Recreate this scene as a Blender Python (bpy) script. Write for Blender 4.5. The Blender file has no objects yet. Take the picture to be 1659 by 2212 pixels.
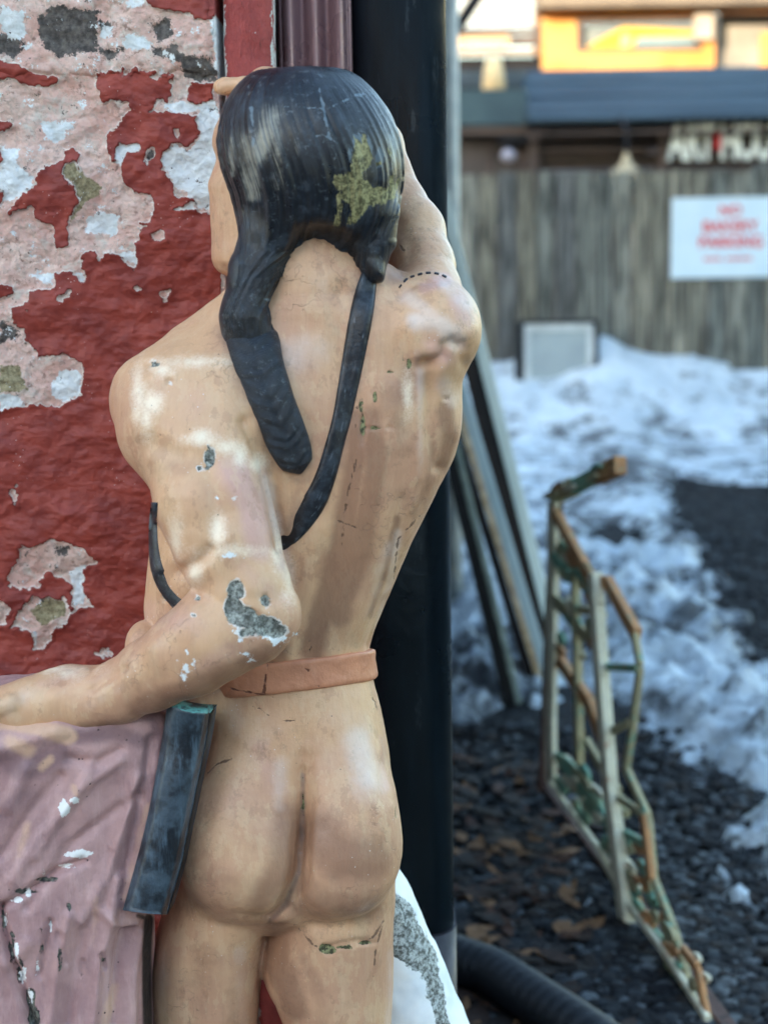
import bpy, math, random
import numpy as np
from mathutils import Vector, Matrix
from mathutils.bvhtree import BVHTree

R = math.radians
rng = np.random.default_rng(7)
random.seed(7)
SC = bpy.context.scene
COL = SC.collection

# ------------------------------------------------------------------ camera, light, exposure
W_, H_ = 1659.0, 2212.0            # photo pixel frame used for measuring
FOC = 52.0 / 36.0 * H_
PITCH, ROLL = R(10.5), R(1.0)
CAM = np.array([0.0, 0.0, 1.5])
FWD = np.array([0.0, math.cos(PITCH), -math.sin(PITCH)])
UP0 = np.array([0.0, math.sin(PITCH), math.cos(PITCH)])
RT0 = np.array([1.0, 0.0, 0.0])
RIGHT = math.cos(ROLL) * RT0 - math.sin(ROLL) * UP0
UPV = math.cos(ROLL) * UP0 + math.sin(ROLL) * RT0

cam_d = bpy.data.cameras.new('camera')
cam = bpy.data.objects.new('camera', cam_d)
COL.objects.link(cam)
m = Matrix.Identity(4)
for i in range(3):
    m[i][0], m[i][1], m[i][2], m[i][3] = RIGHT[i], UPV[i], -FWD[i], CAM[i]
cam.matrix_world = m
cam_d.sensor_fit = 'VERTICAL'
cam_d.sensor_height = 36.0
cam_d.sensor_width = 27.0
cam_d.lens = 52.0
cam_d.clip_start = 0.05
cam_d.clip_end = 500
cam_d.dof.use_dof = True
cam_d.dof.focus_distance = 1.73
cam_d.dof.aperture_fstop = 3.4
SC.camera = cam

SUN_EL, SUN_AZ = R(8.0), R(210.5)
TERR_H = 8.7
w = bpy.data.worlds.new('World')
SC.world = w
w.use_nodes = True
wn = w.node_tree
wn.nodes.clear()
sky = wn.nodes.new('ShaderNodeTexSky')
sky.sky_type = 'NISHITA'
sky.sun_disc = False
sky.sun_elevation = SUN_EL
sky.sun_rotation = SUN_AZ
sky.dust_density = 0.8
sky.ozone_density = 1.2
bg = wn.nodes.new('ShaderNodeBackground')
bg.inputs['Strength'].default_value = 0.15
wo = wn.nodes.new('ShaderNodeOutputWorld')
wn.links.new(sky.outputs[0], bg.inputs[0])
wn.links.new(bg.outputs[0], wo.inputs[0])
sun_d = bpy.data.lights.new('sun', 'SUN')
sun_d.energy = 2.0
# (below the eaves line everything near the statue lies in the terrace's shade)
sun_d.angle = R(0.5)
sun_d.color = (1.0, 0.80, 0.56)
sun = bpy.data.objects.new('sun', sun_d)
COL.objects.link(sun)
sdir = Vector((math.sin(SUN_AZ) * math.cos(SUN_EL), math.cos(SUN_AZ) * math.cos(SUN_EL), math.sin(SUN_EL)))
sun.rotation_euler = (-sdir).to_track_quat('-Z', 'Y').to_euler()
sun.location = (-6, -8, 12)
vs = SC.view_settings
vs.view_transform = 'Standard'
vs.look = 'None'
vs.exposure = 2.95
vs.gamma = 1.0
vs.use_curve_mapping = False
SC.cycles.use_denoising = True
SC.cycles.max_bounces = 5
SC.cycles.adaptive_threshold = 0.02

# ------------------------------------------------------------------ helpers: picture rays
def ray(px, py):
    return FWD + RIGHT * ((px - W_ / 2) / FOC) + UPV * ((H_ / 2 - py) / FOC)
def pt(px, py, Y):
    d = ray(px, py)
    return CAM + d * (Y / d[1])
def gnd(px, py, z=0.0):
    d = ray(px, py)
    return CAM + d * ((z - CAM[2]) / d[2])
def mpp(Y):                                   # metres per measured pixel at depth Y
    return Y / FOC / math.cos(PITCH)
def proj(P):                                  # world -> measured pixels
    v = P - CAM
    f = v @ FWD
    return W_ / 2 + FOC * (v @ RIGHT) / f, H_ / 2 - FOC * (v @ UPV) / f

# ------------------------------------------------------------------ helpers: noise
def _hash(ix, iy, iz):
    n = (ix.astype(np.uint32) * np.uint32(374761393) + iy.astype(np.uint32) * np.uint32(668265263)
         + iz.astype(np.uint32) * np.uint32(2147483647 - 1274126177))
    n = (n ^ (n >> np.uint32(13))) * np.uint32(1274126177)
    n = n ^ (n >> np.uint32(16))
    return n.astype(np.float64) / 4294967295.0
def vnoise(P, scale, seed=0):
    q = P * scale + seed * 17.31
    i = np.floor(q).astype(np.int64)
    f = q - i
    f = f * f * (3 - 2 * f)
    out = 0
    for dx in (0, 1):
        for dy in (0, 1):
            for dz in (0, 1):
                wgt = (f[:, 0] if dx else 1 - f[:, 0]) * (f[:, 1] if dy else 1 - f[:, 1]) * (f[:, 2] if dz else 1 - f[:, 2])
                out = out + wgt * _hash(i[:, 0] + dx, i[:, 1] + dy, i[:, 2] + dz)
    return out * 2 - 1
def fbm(P, scale, octaves=4, seed=0, gain=0.5):
    a, s, t = 1.0, 0.0, 0.0
    for o in range(octaves):
        s = s + a * vnoise(P, scale * 2.03 ** o, seed + o)
        t += a
        a *= gain
    return s / t

# ------------------------------------------------------------------ helpers: 2D distance in measured pixels
def seg_dist(x, y, pts, closed=False):
    d = np.full(x.shape, 1e9)
    n = len(pts)
    for i in range(n if closed else n - 1):
        ax, ay = pts[i]
        bx, by = pts[(i + 1) % n]
        vx, vy = bx - ax, by - ay
        L = vx * vx + vy * vy + 1e-9
        t = np.clip(((x - ax) * vx + (y - ay) * vy) / L, 0, 1)
        d = np.minimum(d, np.hypot(x - ax - t * vx, y - ay - t * vy))
    return d
def poly_sd(x, y, pts):                       # negative inside
    inside = np.zeros(x.shape, bool)
    n = len(pts)
    for i in range(n):
        ax, ay = pts[i]
        bx, by = pts[(i + 1) % n]
        c = ((ay > y) != (by > y)) & (x < (bx - ax) * (y - ay) / (by - ay + 1e-9) + ax)
        inside ^= c
    d = seg_dist(x, y, pts, True)
    return np.where(inside, -d, d)
def blobs_sd(x, y, bl):
    d = np.full(x.shape, 60.0)
    for b in bl:
        if len(b) == 3:
            d = np.minimum(d, np.hypot(x - b[0], y - b[1]) - b[2])
        else:
            q = np.hypot((x - b[0]) / b[2], (y - b[1]) / b[3])
            d = np.minimum(d, (q - 1) * min(b[2], b[3]))
    return d

# ------------------------------------------------------------------ helpers: objects
ORG = {}
def link_mesh(name, verts, faces, mat, parent=None, smooth=False, attrs=None, vattrs=None):
    o0 = ORG.get(parent.name, np.zeros(3)) if parent else np.zeros(3)
    v = np.asarray(verts, dtype=np.float64).reshape(-1, 3) - o0
    me = bpy.data.meshes.new(name)
    if isinstance(faces, np.ndarray):
        nf, k = faces.shape
        me.vertices.add(len(v))
        me.vertices.foreach_set('co', v.astype(np.float32).ravel())
        me.loops.add(nf * k)
        me.loops.foreach_set('vertex_index', faces.astype(np.int32).ravel())
        me.polygons.add(nf)
        me.polygons.foreach_set('loop_start', np.arange(0, nf * k, k, dtype=np.int32))
        me.update(calc_edges=True)
        me.validate()
    else:
        me.from_pydata(v.tolist(), [], faces)
        me.update()
    if smooth:
        me.polygons.foreach_set('use_smooth', np.ones(len(me.polygons), dtype=bool))
    for k_, a in (attrs or {}).items():
        at = me.attributes.new(k_, 'FLOAT', 'POINT')
        at.data.foreach_set('value', np.asarray(a, dtype=np.float32))
    for k_, a in (vattrs or {}).items():
        at = me.attributes.new(k_, 'FLOAT_VECTOR', 'POINT')
        at.data.foreach_set('vector', np.asarray(a, dtype=np.float32).ravel())
    if mat is not None:
        for mm in (mat if isinstance(mat, (list, tuple)) else [mat]):
            me.materials.append(mm)
    o = bpy.data.objects.new(name, me)
    COL.objects.link(o)
    if parent:
        o.parent = parent
    ORG[o.name] = o0
    return o
def tag(o, label=None, cat=None, group=None, kind=None):
    if label: o['label'] = label
    if cat: o['category'] = cat
    if group: o['group'] = group
    if kind: o['kind'] = kind
    return o
def thing(name, label, cat, loc, group=None):
    o = bpy.data.objects.new(name, None)
    o.location = loc
    o.empty_display_size = 0.1
    COL.objects.link(o)
    ORG[o.name] = np.array(loc, dtype=float)
    return tag(o, label, cat, group)

class MB:
    """collects boxes, bars and tubes into one mesh"""
    def __init__(s): s.v, s.f = [], []
    def add(s, v, f):
        n = len(s.v)
        s.v += [tuple(p) for p in v]
        s.f += [tuple(i + n for i in q) for q in f]
        return s
    def frame_box(s, c, ax, ay, az, bev=0.0):
        c, ax, ay, az = map(np.asarray, (c, ax, ay, az))
        if bev <= 0:
            vs_ = [c + sx * ax + sy * ay + sz * az for sx in (-1, 1) for sy in (-1, 1) for sz in (-1, 1)]
            return s.add(vs_, [(0, 1, 3, 2), (4, 6, 7, 5), (0, 4, 5, 1), (2, 3, 7, 6), (0, 2, 6, 4), (1, 5, 7, 3)])
        L = [np.linalg.norm(a) for a in (ax, ay, az)]
        k = [max(0.0, 1 - bev / l) for l in L]
        v, idx = [], {}
        for sx in (-1, 1):
            for sy in (-1, 1):
                for sz in (-1, 1):
                    for a in range(3):
                        kk = [k[0], k[1], k[2]]
                        kk[a] = 1.0
                        idx[(sx, sy, sz, a)] = len(v)
                        v.append(c + sx * kk[0] * ax + sy * kk[1] * ay + sz * kk[2] * az)
        f = []
        for a in range(3):
            o1, o2 = [i for i in range(3) if i != a]
            for sg in (-1, 1):
                q = []
                for (p, r) in ((-1, -1), (1, -1), (1, 1), (-1, 1)):
                    t = [0, 0, 0]; t[a] = sg; t[o1] = p; t[o2] = r
                    q.append(idx[(t[0], t[1], t[2], a)])
                f.append(tuple(q))
        for a in range(3):
            o1, o2 = [i for i in range(3) if i != a]
            for p in (-1, 1):
                for r in (-1, 1):
                    t0 = [0, 0, 0]; t0[a] = -1; t0[o1] = p; t0[o2] = r
                    t1 = list(t0); t1[a] = 1
                    f.append((idx[(*t0, o1)], idx[(*t1, o1)], idx[(*t1, o2)], idx[(*t0, o2)]))
        for sx in (-1, 1):
            for sy in (-1, 1):
                for sz in (-1, 1):
                    f.append(tuple(idx[(sx, sy, sz, a)] for a in range(3)))
        return s.add(v, f)
    def box(s, lo, hi, bev=0.0):
        lo, hi = np.asarray(lo, float), np.asarray(hi, float)
        h = (hi - lo) / 2
        return s.frame_box((lo + hi) / 2, (h[0], 0, 0), (0, h[1], 0), (0, 0, h[2]), bev)
    def bar(s, a, b, w_, t_, nrm=(0, 0, 1), bev=0.0):
        a, b, n = np.asarray(a, float), np.asarray(b, float), np.asarray(nrm, float)
        d = (b - a) / 2
        u = d / np.linalg.norm(d)
        n = n - u * (n @ u)
        n /= np.linalg.norm(n)
        sd = np.cross(u, n)
        return s.frame_box((a + b) / 2, d, sd * w_ / 2, n * t_ / 2, bev)
    def tube(s, pts, rad, seg=10, cap=True):
        pts = [np.asarray(p, float) for p in pts]
        rad = rad if hasattr(rad, '__len__') else [rad] * len(pts)
        n0 = len(s.v)
        t0 = pts[1] - pts[0]
        u = np.cross(t0, (0.3, 0.2, 1.0)); u /= np.linalg.norm(u)
        rings = []
        for i, p in enumerate(pts):
            t = pts[min(i + 1, len(pts) - 1)] - pts[max(i - 1, 0)]
            t = t / np.linalg.norm(t)
            u = u - t * (u @ t); u /= np.linalg.norm(u)
            v = np.cross(t, u)
            rings.append([p + rad[i] * (u * math.cos(a) + v * math.sin(a)) for a in np.linspace(0, 2 * math.pi, seg, endpoint=False)])
        vv = [q for r_ in rings for q in r_]
        ff = []
        for i in range(len(pts) - 1):
            for k in range(seg):
                ff.append((i * seg + k, i * seg + (k + 1) % seg, (i + 1) * seg + (k + 1) % seg, (i + 1) * seg + k))
        if cap:
            ff.append(tuple(range(seg))[::-1])
            ff.append(tuple((len(pts) - 1) * seg + k for k in range(seg)))
        return s.add(vv, ff)
    def build(s, name, mat, parent=None, smooth=False):
        return link_mesh(name, s.v, s.f, mat, parent, smooth)

# ------------------------------------------------------------------ helpers: materials
def lin(r, g, b):
    f = lambda c: ((c / 255) / 12.92 if c / 255 <= 0.04045 else ((c / 255 + 0.055) / 1.055) ** 2.4)
    return (f(r), f(g), f(b), 1.0)
class NT:
    def __init__(s, name, rough=0.6, spec=0.5):
        s.m = bpy.data.materials.new(name)
        s.m.use_nodes = True
        s.t = s.m.node_tree
        s.b = s.t.nodes['Principled BSDF']
        s.b.inputs['Roughness'].default_value = rough
        s.b.inputs['Specular IOR Level'].default_value = spec
        s._tc = None
    def node(s, ty, **kw):
        n = s.t.nodes.new(ty)
        for k, v in kw.items(): setattr(n, k, v)
        return n
    def put(s, sock, v):
        if v is None: return
        if hasattr(v, 'is_linked') or hasattr(v, 'links'): s.t.links.new(v, sock)
        else: sock.default_value = v
    def obj(s):
        if s._tc is None: s._tc = s.node('ShaderNodeTexCoord')
        return s._tc.outputs['Object']
    def attr(s, name, vec=False):
        n = s.node('ShaderNodeAttribute', attribute_name=name)
        return n.outputs['Vector' if vec else 'Fac']
    def map(s, vec, scale=(1, 1, 1), loc=(0, 0, 0), rot=(0, 0, 0)):
        n = s.node('ShaderNodeMapping')
        s.put(n.inputs['Vector'], vec)
        n.inputs['Scale'].default_value = scale
        n.inputs['Location'].default_value = loc
        n.inputs['Rotation'].default_value = rot
        return n.outputs[0]
    def noise(s, scale, detail=4, rough=0.55, vec=None, dist=0.0, color=False):
        n = s.node('ShaderNodeTexNoise')
        s.put(n.inputs['Vector'], vec if vec is not None else s.obj())
        n.inputs['Scale'].default_value = scale
        n.inputs['Detail'].default_value = min(detail, 5)
        n.inputs['Roughness'].default_value = rough
        n.inputs['Distortion'].default_value = dist
        return n.outputs['Color' if color else 0]
    def voro(s, scale, vec=None, feature='F1', out='Distance', rand=1.0):
        n = s.node('ShaderNodeTexVoronoi', feature=feature)
        s.put(n.inputs['Vector'], vec if vec is not None else s.obj())
        n.inputs['Scale'].default_value = scale
        n.inputs['Randomness'].default_value = rand
        return n.outputs[out]
    def math(s, op, a, b=None, c=None, clamp=False):
        n = s.node('ShaderNodeMath', operation=op, use_clamp=clamp)
        s.put(n.inputs[0], a); s.put(n.inputs[1], b)
        if c is not None: s.put(n.inputs[2], c)
        return n.outputs[0]
    def ramp(s, v, lo, hi, a=0.0, b=1.0, smooth=True):
        n = s.node('ShaderNodeMapRange', interpolation_type='SMOOTHSTEP' if smooth else 'LINEAR')
        s.put(n.inputs['Value'], v)
        n.inputs['From Min'].default_value = lo
        n.inputs['From Max'].default_value = hi
        n.inputs['To Min'].default_value = a
        n.inputs['To Max'].default_value = b
        return n.outputs[0]
    def mix(s, fac, a, b, mode='MIX'):
        n = s.node('ShaderNodeMix', data_type='RGBA', blend_type=mode)
        s.put(n.inputs[0], fac); s.put(n.inputs[6], a); s.put(n.inputs[7], b)
        return n.outputs[2]
    def bump(s, h, dist=0.002, strength=1.0, prev=None):
        n = s.node('ShaderNodeBump')
        n.inputs['Strength'].default_value = strength
        n.inputs['Distance'].default_value = dist
        s.put(n.inputs['Height'], h)
        if prev is not None: s.put(n.inputs['Normal'], prev)
        return n.outputs[0]
    def done(s, color=None, rough=None, normal=None, metal=None):
        s.put(s.b.inputs['Base Color'], color)
        s.put(s.b.inputs['Roughness'], rough)
        s.put(s.b.inputs['Normal'], normal)
        s.put(s.b.inputs['Metallic'], metal)
        return s.m

def simple(name, c, c2=None, scale=20, rough=0.6, spec=0.4, bump=0.0, bscale=None, stretch=None, metal=0.0):
    n = NT(name, rough, spec)
    vec = n.map(n.obj(), stretch) if stretch else n.obj()
    nz = n.noise(scale, 5, 0.6, vec)
    colr = n.mix(n.ramp(nz, 0.35, 0.65), c, c2 or tuple(x * 0.7 for x in c[:3]) + (1,))
    nr = n.bump(n.noise(bscale or scale * 3, 5, 0.6, vec), bump) if bump else None
    return n.done(colr, n.ramp(nz, 0.2, 0.8, rough - 0.08, rough + 0.1), nr, metal)
# ================================================================== setting
# ---------------- ground
def spaced(lo, hi, f0, f1, fine, coarse):
    a = [f0]
    while a[-1] < f1: a.append(a[-1] + fine)
    st_ = fine
    while a[-1] < hi: st_ = min(st_ * 1.25, coarse); a.append(a[-1] + st_)
    b = [f0]; st_ = fine
    while b[-1] > lo: st_ = min(st_ * 1.25, coarse); b.append(b[-1] - st_)
    return np.array(sorted(b[1:] + a))
def grid_faces(nx, ny):
    i = np.arange(nx - 1)[:, None] * ny + np.arange(ny - 1)[None, :]
    i = i.ravel()
    return np.stack([i, i + ny, i + ny + 1, i + 1], 1)
gx, gy = spaced(-70, 70, 0.0, 3.2, .025, 6.0), spaced(-60, 140, 2.1, 11.5, .03, 8.0)
GX, GY = np.meshgrid(gx, gy, indexing='ij')
GP = np.stack([GX.ravel(), GY.ravel(), np.zeros(GX.size)], 1)
nearw = np.exp(-((np.clip(GP[:, 1] - 11, 0, None)) / 4) ** 2) * (np.abs(GP[:, 0] - 1.5) < 6)
GP[:, 2] = (fbm(GP, 1.1, 3, 31) * .03 + fbm(GP, 9, 4, 33) * .012 - .012) * nearw - .02 * (1 - nearw)
n = NT('ground_soil', 0.85, 0.3)
c = n.mix(n.ramp(n.noise(3, 6, .7), .35, .65), lin(20, 21, 23), lin(36, 36, 37))
c = n.mix(n.ramp(n.voro(45, out='Color'), .3, .8), c, n.mix(n.noise(60, 2), lin(14, 16, 19), lin(50, 54, 58)))
c = n.mix(n.math('MULTIPLY', n.ramp(n.noise(5, 4, .6), .5, .65), .5), c, lin(40, 32, 26))
M_GROUND = n.done(c, .85, n.bump(n.math('ADD', n.voro(45), n.noise(30, 5, .7)), .03))
g = link_mesh('ground', GP, grid_faces(len(gx), len(gy)), M_GROUND, None, True)
tag(g, 'dark asphalt and soil lot with grit', None, None, 'structure')

# unseen paving under and behind the viewer, added to bounce light up the statue
pv = thing('bounce_pavement', 'pale concrete paving added out of view to bounce light onto the statue', 'bounce_pavement', (-2, -1, 0))
pv['kind'] = 'structure'
M_BOUNCE = simple('bounce_concrete', lin(128, 126, 122), lin(108, 106, 104), 4, .85, .2, .003)
for i in range(8):
    for j in range(8):
        MB().box((-6 + i * 1.0 + .004, -6.5 + j * 1.0 + .004, -.05), (-5 + i * 1.0 - .004, -5.5 + j * 1.0 - .004, .02), .004).build('bounce_slab', M_BOUNCE, pv)

# gravel and leaf litter
def scatter(name, count, region, maker, mats, label, kind='stuff'):
    V, F, MI = [], [], []
    for _ in range(count):
        px, py = region()
        p = gnd(px, py)
        v, f = maker(p)
        n0 = len(V)
        V += v; F += [tuple(i + n0 for i in q) for q in f]
        mi = random.randrange(len(mats))
        MI += [mi] * len(f)
    o = link_mesh(name, V, F, mats, None, False)
    o.data.polygons.foreach_set('material_index', np.array(MI, np.int32))
    tag(o, label, None, None, kind)
    return o
def pebble(p):
    s = random.uniform(.004, .016) if random.random() < .85 else random.uniform(.014, .024)
    v = []
    a0 = random.random() * 6
    for (z, r) in ((-.3, .8), (.35, .9), (.75, .45)):
        for k in range(5):
            a = a0 + k * 2 * math.pi / 5 + random.uniform(-.25, .25)
            v.append((p[0] + s * r * math.cos(a) * 1.2, p[1] + s * r * math.sin(a), max(p[2], -.0) + s * z * .8 + .004))
    f = [tuple(range(10, 15))]
    for i in (0, 1):
        for k in range(5): f.append((i * 5 + k, i * 5 + (k + 1) % 5, i * 5 + 5 + (k + 1) % 5, i * 5 + 5 + k))
    return v, f
def leaf(p):
    L, wd = random.uniform(.03, .06), random.uniform(.012, .024)
    a = random.random() * 6.28
    ca, sa = math.cos(a), math.sin(a)
    tilt = random.uniform(-.3, .7)
    curl = random.uniform(.004, .016)
    v = []
    for (t, w_) in ((-1, 0.02), (-.4, .8), (.2, 1), (.7, .55), (1, .02)):
        for s_ in (-1, 1):
            x, y = t * L, s_ * w_ * wd
            v.append((p[0] + x * ca - y * sa, p[1] + x * sa + y * ca, .012 + abs(y) * tilt + curl * (t * t) + random.uniform(0, .002)))
    return v, [(0, 1, 3, 2), (2, 3, 5, 4), (4, 5, 7, 6), (6, 7, 9, 8)]
M_PEB = [simple('pebble_' + k, lin(*c_), rough=.8) for k, c_ in (('dark', (24, 26, 30)), ('grey', (52, 58, 63)), ('pale', (92, 98, 102)), ('slate', (17, 20, 26)), ('brown', (40, 34, 30)), ('coal', (13, 14, 17)), ('ash', (34, 38, 42)))]
M_LEAF = [simple('leaf_' + k, lin(*c_), rough=.7, scale=60) for k, c_ in (('tan', (128, 92, 60)), ('brown', (52, 34, 24)), ('rust', (76, 46, 30)), ('dark', (28, 22, 19)), ('umber', (36, 28, 23)))]
scatter('gravel', 8000, lambda: (random.uniform(960, 1760), 1560 + 760 * random.random() ** .8), pebble, M_PEB, 'loose grey gravel strewn over the dark soil')
scatter('leaf_litter', 300, lambda: (random.gauss(1080, 110), random.uniform(1640, 2300)), leaf, M_LEAF, 'dry brown leaves lying among the gravel')
scatter('asphalt_grit', 2600, lambda: (random.uniform(1360, 1760), random.uniform(960, 1560)), pebble, M_PEB[:2] + M_PEB[3:4], 'dark grit crumbled on the wet asphalt')

# ---------------- snow: a sheet with thickness that sinks into the ground where it has melted
sx_, sy_ = np.arange(.12, 5.2, .022), np.concatenate([np.arange(2.9, 6, .018), np.arange(6, 11.22, .03)])
SX, SY = np.meshgrid(sx_, sy_, indexing='ij')
SP = np.stack([SX.ravel(), SY.ravel(), np.zeros(SX.size)], 1)
px, py = proj(SP)
cov = np.full(len(SP), -1.0)
def zone(poly, lo=60.0):
    return np.clip(-poly_sd(px, py, poly) / lo, -1, 1)
cov = np.maximum(cov, zone([(900, 700), (2600, 700), (2600, 1010), (1659, 1010), (1560, 1000), (1430, 985), (1420, 1060), (1450, 1130), (1560, 1270), (1580, 1340), (1620, 1430), (1760, 1500), (2200, 1560), (2200, 1720), (1659, 1740), (1560, 1700), (1480, 1640), (1400, 1560), (1330, 1500), (1240, 1480), (1000, 1520), (900, 1500)]))
cov = np.minimum(cov, -zone([(1510, 925), (1659, 908), (2600, 880), (2600, 975), (1659, 952), (1580, 955)], 22) * .9)
cov = np.minimum(cov, -zone([(1250, 1150), (1300, 1122), (1380, 1135), (1400, 1175), (1340, 1205), (1270, 1195)], 22) * 1.1 + .1)
cov = np.minimum(cov, -zone([(1540, 1330), (1760, 1330), (1760, 1470), (1640, 1420)], 40) * 1.0 + .1)
cov = np.minimum(cov, np.where(px < 1160, -zone([(930, 1560), (1160, 1480), (1160, 2300), (930, 2300)], 30), 9))
cov = np.maximum(cov, zone([(1660, 1770), (1760, 1800), (1720, 1960), (1600, 1900), (1580, 1820)], 60) * .6)
bank = .50 * np.clip((SP[:, 1] - 10.1) / 1.0, 0, 1) ** 1.3 + .10 * np.clip((SP[:, 1] - 8.8) / 1.5, 0, 1)
bank *= .92 + .25 * np.exp(-((SP[:, 0] - 1.62) / .25) ** 2) - .25 * np.clip((1.0 - SP[:, 0]) / .8, 0, 1)
clump = fbm(SP, 3.2, 5, 41, .6)
lump = fbm(SP, 11, 4, 47, .6)
nearf = np.clip((9.5 - SP[:, 1]) / 4, .12, 1)
h = .034 * np.clip(cov * 1.6, -1.4, 1) + .13 * clump * nearf + .10 * lump * nearf + .02 * fbm(SP, 34, 3, 53) * nearf + .018 * lump + .02 * fbm(SP, 1.6, 3, 49)
h = h - .32 * np.clip((-cov - .55) / .3, 0, 1)
SP[:, 2] = np.maximum(h, -.10) + bank
n = NT('snow', 0.75, 0.3)
c = n.mix(n.ramp(n.noise(2.2, 6, .7), .38, .62), lin(218, 230, 238), lin(192, 206, 216))
dirt = n.math('ADD', n.math('MULTIPLY', n.noise(7, 8, .8), .62), n.math('MULTIPLY', n.noise(1.6, 5, .65), .5))
c = n.mix(n.math('MULTIPLY', n.ramp(n.math('ADD', dirt, n.math('MULTIPLY', n.attr('thin'), -.024)), .49, .62), .9), c, lin(58, 58, 60))
n.b.inputs['Subsurface Weight'].default_value = .12
n.b.inputs['Subsurface Radius'].default_value = (.03, .03, .04)
M_SNOW = n.done(c, .7, n.bump(n.noise(30, 6, .7), .03))
so = link_mesh('snow', SP, grid_faces(len(sx_), len(sy_)), M_SNOW, None, True, {'thin': np.clip(h / .08, -1, 2) + bank * 3.2})
tag(so, 'dirty melting snow banked against the fence', None, None, 'structure')

# ---------------- painted stone wall on the left
WY = 1.93
wx0, wx1 = -0.95, pt(476, 300, WY)[0]
CR = .38                                     # scale of the upper left close view
def cr(L): return [(a * CR, b * CR) for a, b in L]
RED = [cr([(-900, 330), (0, 345), (100, 370), (160, 370), (185, 410), (260, 430), (330, 425), (330, 480), (235, 515), (210, 480), (130, 480), (85, 440), (0, 460), (-300, 520)]),
       cr([(535, 410), (570, 393), (620, 395), (690, 400), (715, 440), (740, 430), (775, 370), (800, 395), (890, 400), (885, 445), (930, 420), (985, 430), (980, 540), (960, 600), (900, 560), (870, 600), (850, 640), (1000, 635), (1115, 650), (1125, 720), (1120, 780), (1060, 840), (1000, 815), (940, 860), (905, 900), (920, 960), (990, 1040), (1000, 1100), (1060, 1110), (1110, 1110), (1130, 1160), (1090, 1150), (1000, 1190), (1190, 1200), (1260, 1180), (1260, 5600), (-900, 5600), (-900, 2330), (0, 2330), (90, 2320), (200, 2290), (340, 2310), (470, 2240), (470, 2060), (430, 2040), (240, 2010), (150, 1920), (140, 1870), (60, 1840), (60, 1740), (180, 1720), (180, 1660), (320, 1640), (320, 1560), (400, 1545), (470, 1600), (500, 1580), (490, 1530), (430, 1470), (470, 1430), (540, 1430), (560, 1490), (585, 1510), (600, 1440), (650, 1430), (720, 1480), (770, 1530), (795, 1490), (765, 1430), (800, 1310), (795, 1265), (860, 1270), (860, 1130), (790, 1090), (715, 1050), (700, 1000), (700, 900), (650, 910), (615, 840), (620, 760), (690, 690), (740, 620), (720, 580), (640, 560), (600, 600), (575, 570), (580, 520), (545, 480)]),
       cr([(0, 690), (60, 690), (70, 705), (20, 740), (-60, 760), (-400, 740), (-300, 660)]), cr([(-300, 830), (0, 830), (20, 870), (25, 920), (0, 950), (-200, 950)]), cr([(-100, 1060), (0, 1060), (30, 1080), (25, 1140), (0, 1160), (-100, 1170)]),
       cr([(55, 1225), (70, 1170), (100, 1130), (190, 1060), (200, 1020), (240, 960), (300, 930), (360, 925), (355, 990), (400, 1040), (430, 1050), (445, 1140), (400, 1230), (390, 1290), (380, 1400), (320, 1412), (320, 1320), (290, 1270), (200, 1250), (180, 1190), (120, 1200)]),
       cr([(365, 860), (410, 845), (450, 835), (468, 880), (455, 960), (420, 925), (375, 920)]), cr([(-80, 1630), (0, 1630), (70, 1640), (60, 1675), (20, 1680), (-80, 1690)]),
       cr([(820, -300), (820, 0), (835, 30), (960, 50), (1000, 70), (1100, 70), (1180, 105), (1250, 80), (1250, -300)]), cr([(1055, 590), (1070, 540), (1100, 480), (1220, 480), (1210, 560), (1150, 600)]), cr([(700, 380), (715, 395), (705, 410)])]
BARE = [[(15, 1240), (50, 1180), (80, 1182), (120, 1165), (175, 1180), (205, 1215), (180, 1230), (185, 1290), (200, 1310), (165, 1320), (150, 1310), (152, 1262), (110, 1238), (88, 1262), (60, 1278), (20, 1265)],
        [(45, 1310), (75, 1290), (145, 1290), (160, 1320), (110, 1370), (95, 1405), (75, 1400), (60, 1360), (25, 1355)], [(-40, 1300), (12, 1300), (30, 1312), (15, 1350), (-40, 1360)], [(30, 1060), (36, 1050), (40, 1070), (33, 1088)], [(208, 1408), (225, 1402), (240, 1412), (222, 1420)], cr([(335, 1680), (400, 1655), (400, 1690), (350, 1700)]), cr([(915, 1660), (970, 1655), (965, 1700), (930, 1720)]), cr([(860, 1330), (910, 1305), (955, 1310), (940, 1370), (880, 1370)]), cr([(655, 850), (680, 820), (800, 820), (800, 860), (720, 880), (690, 950), (660, 920)]), cr([(820, 960), (840, 860), (870, 830), (890, 850), (880, 900), (850, 940)]), cr([(980, 730), (1020, 730), (1025, 800), (1000, 770)]), cr([(150, 1760), (185, 1750), (170, 1790)]), cr([(760, 1640), (800, 1640), (790, 1665)]), cr([(630, 560), (740, 580), (700, 620), (650, 600)])]
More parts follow.
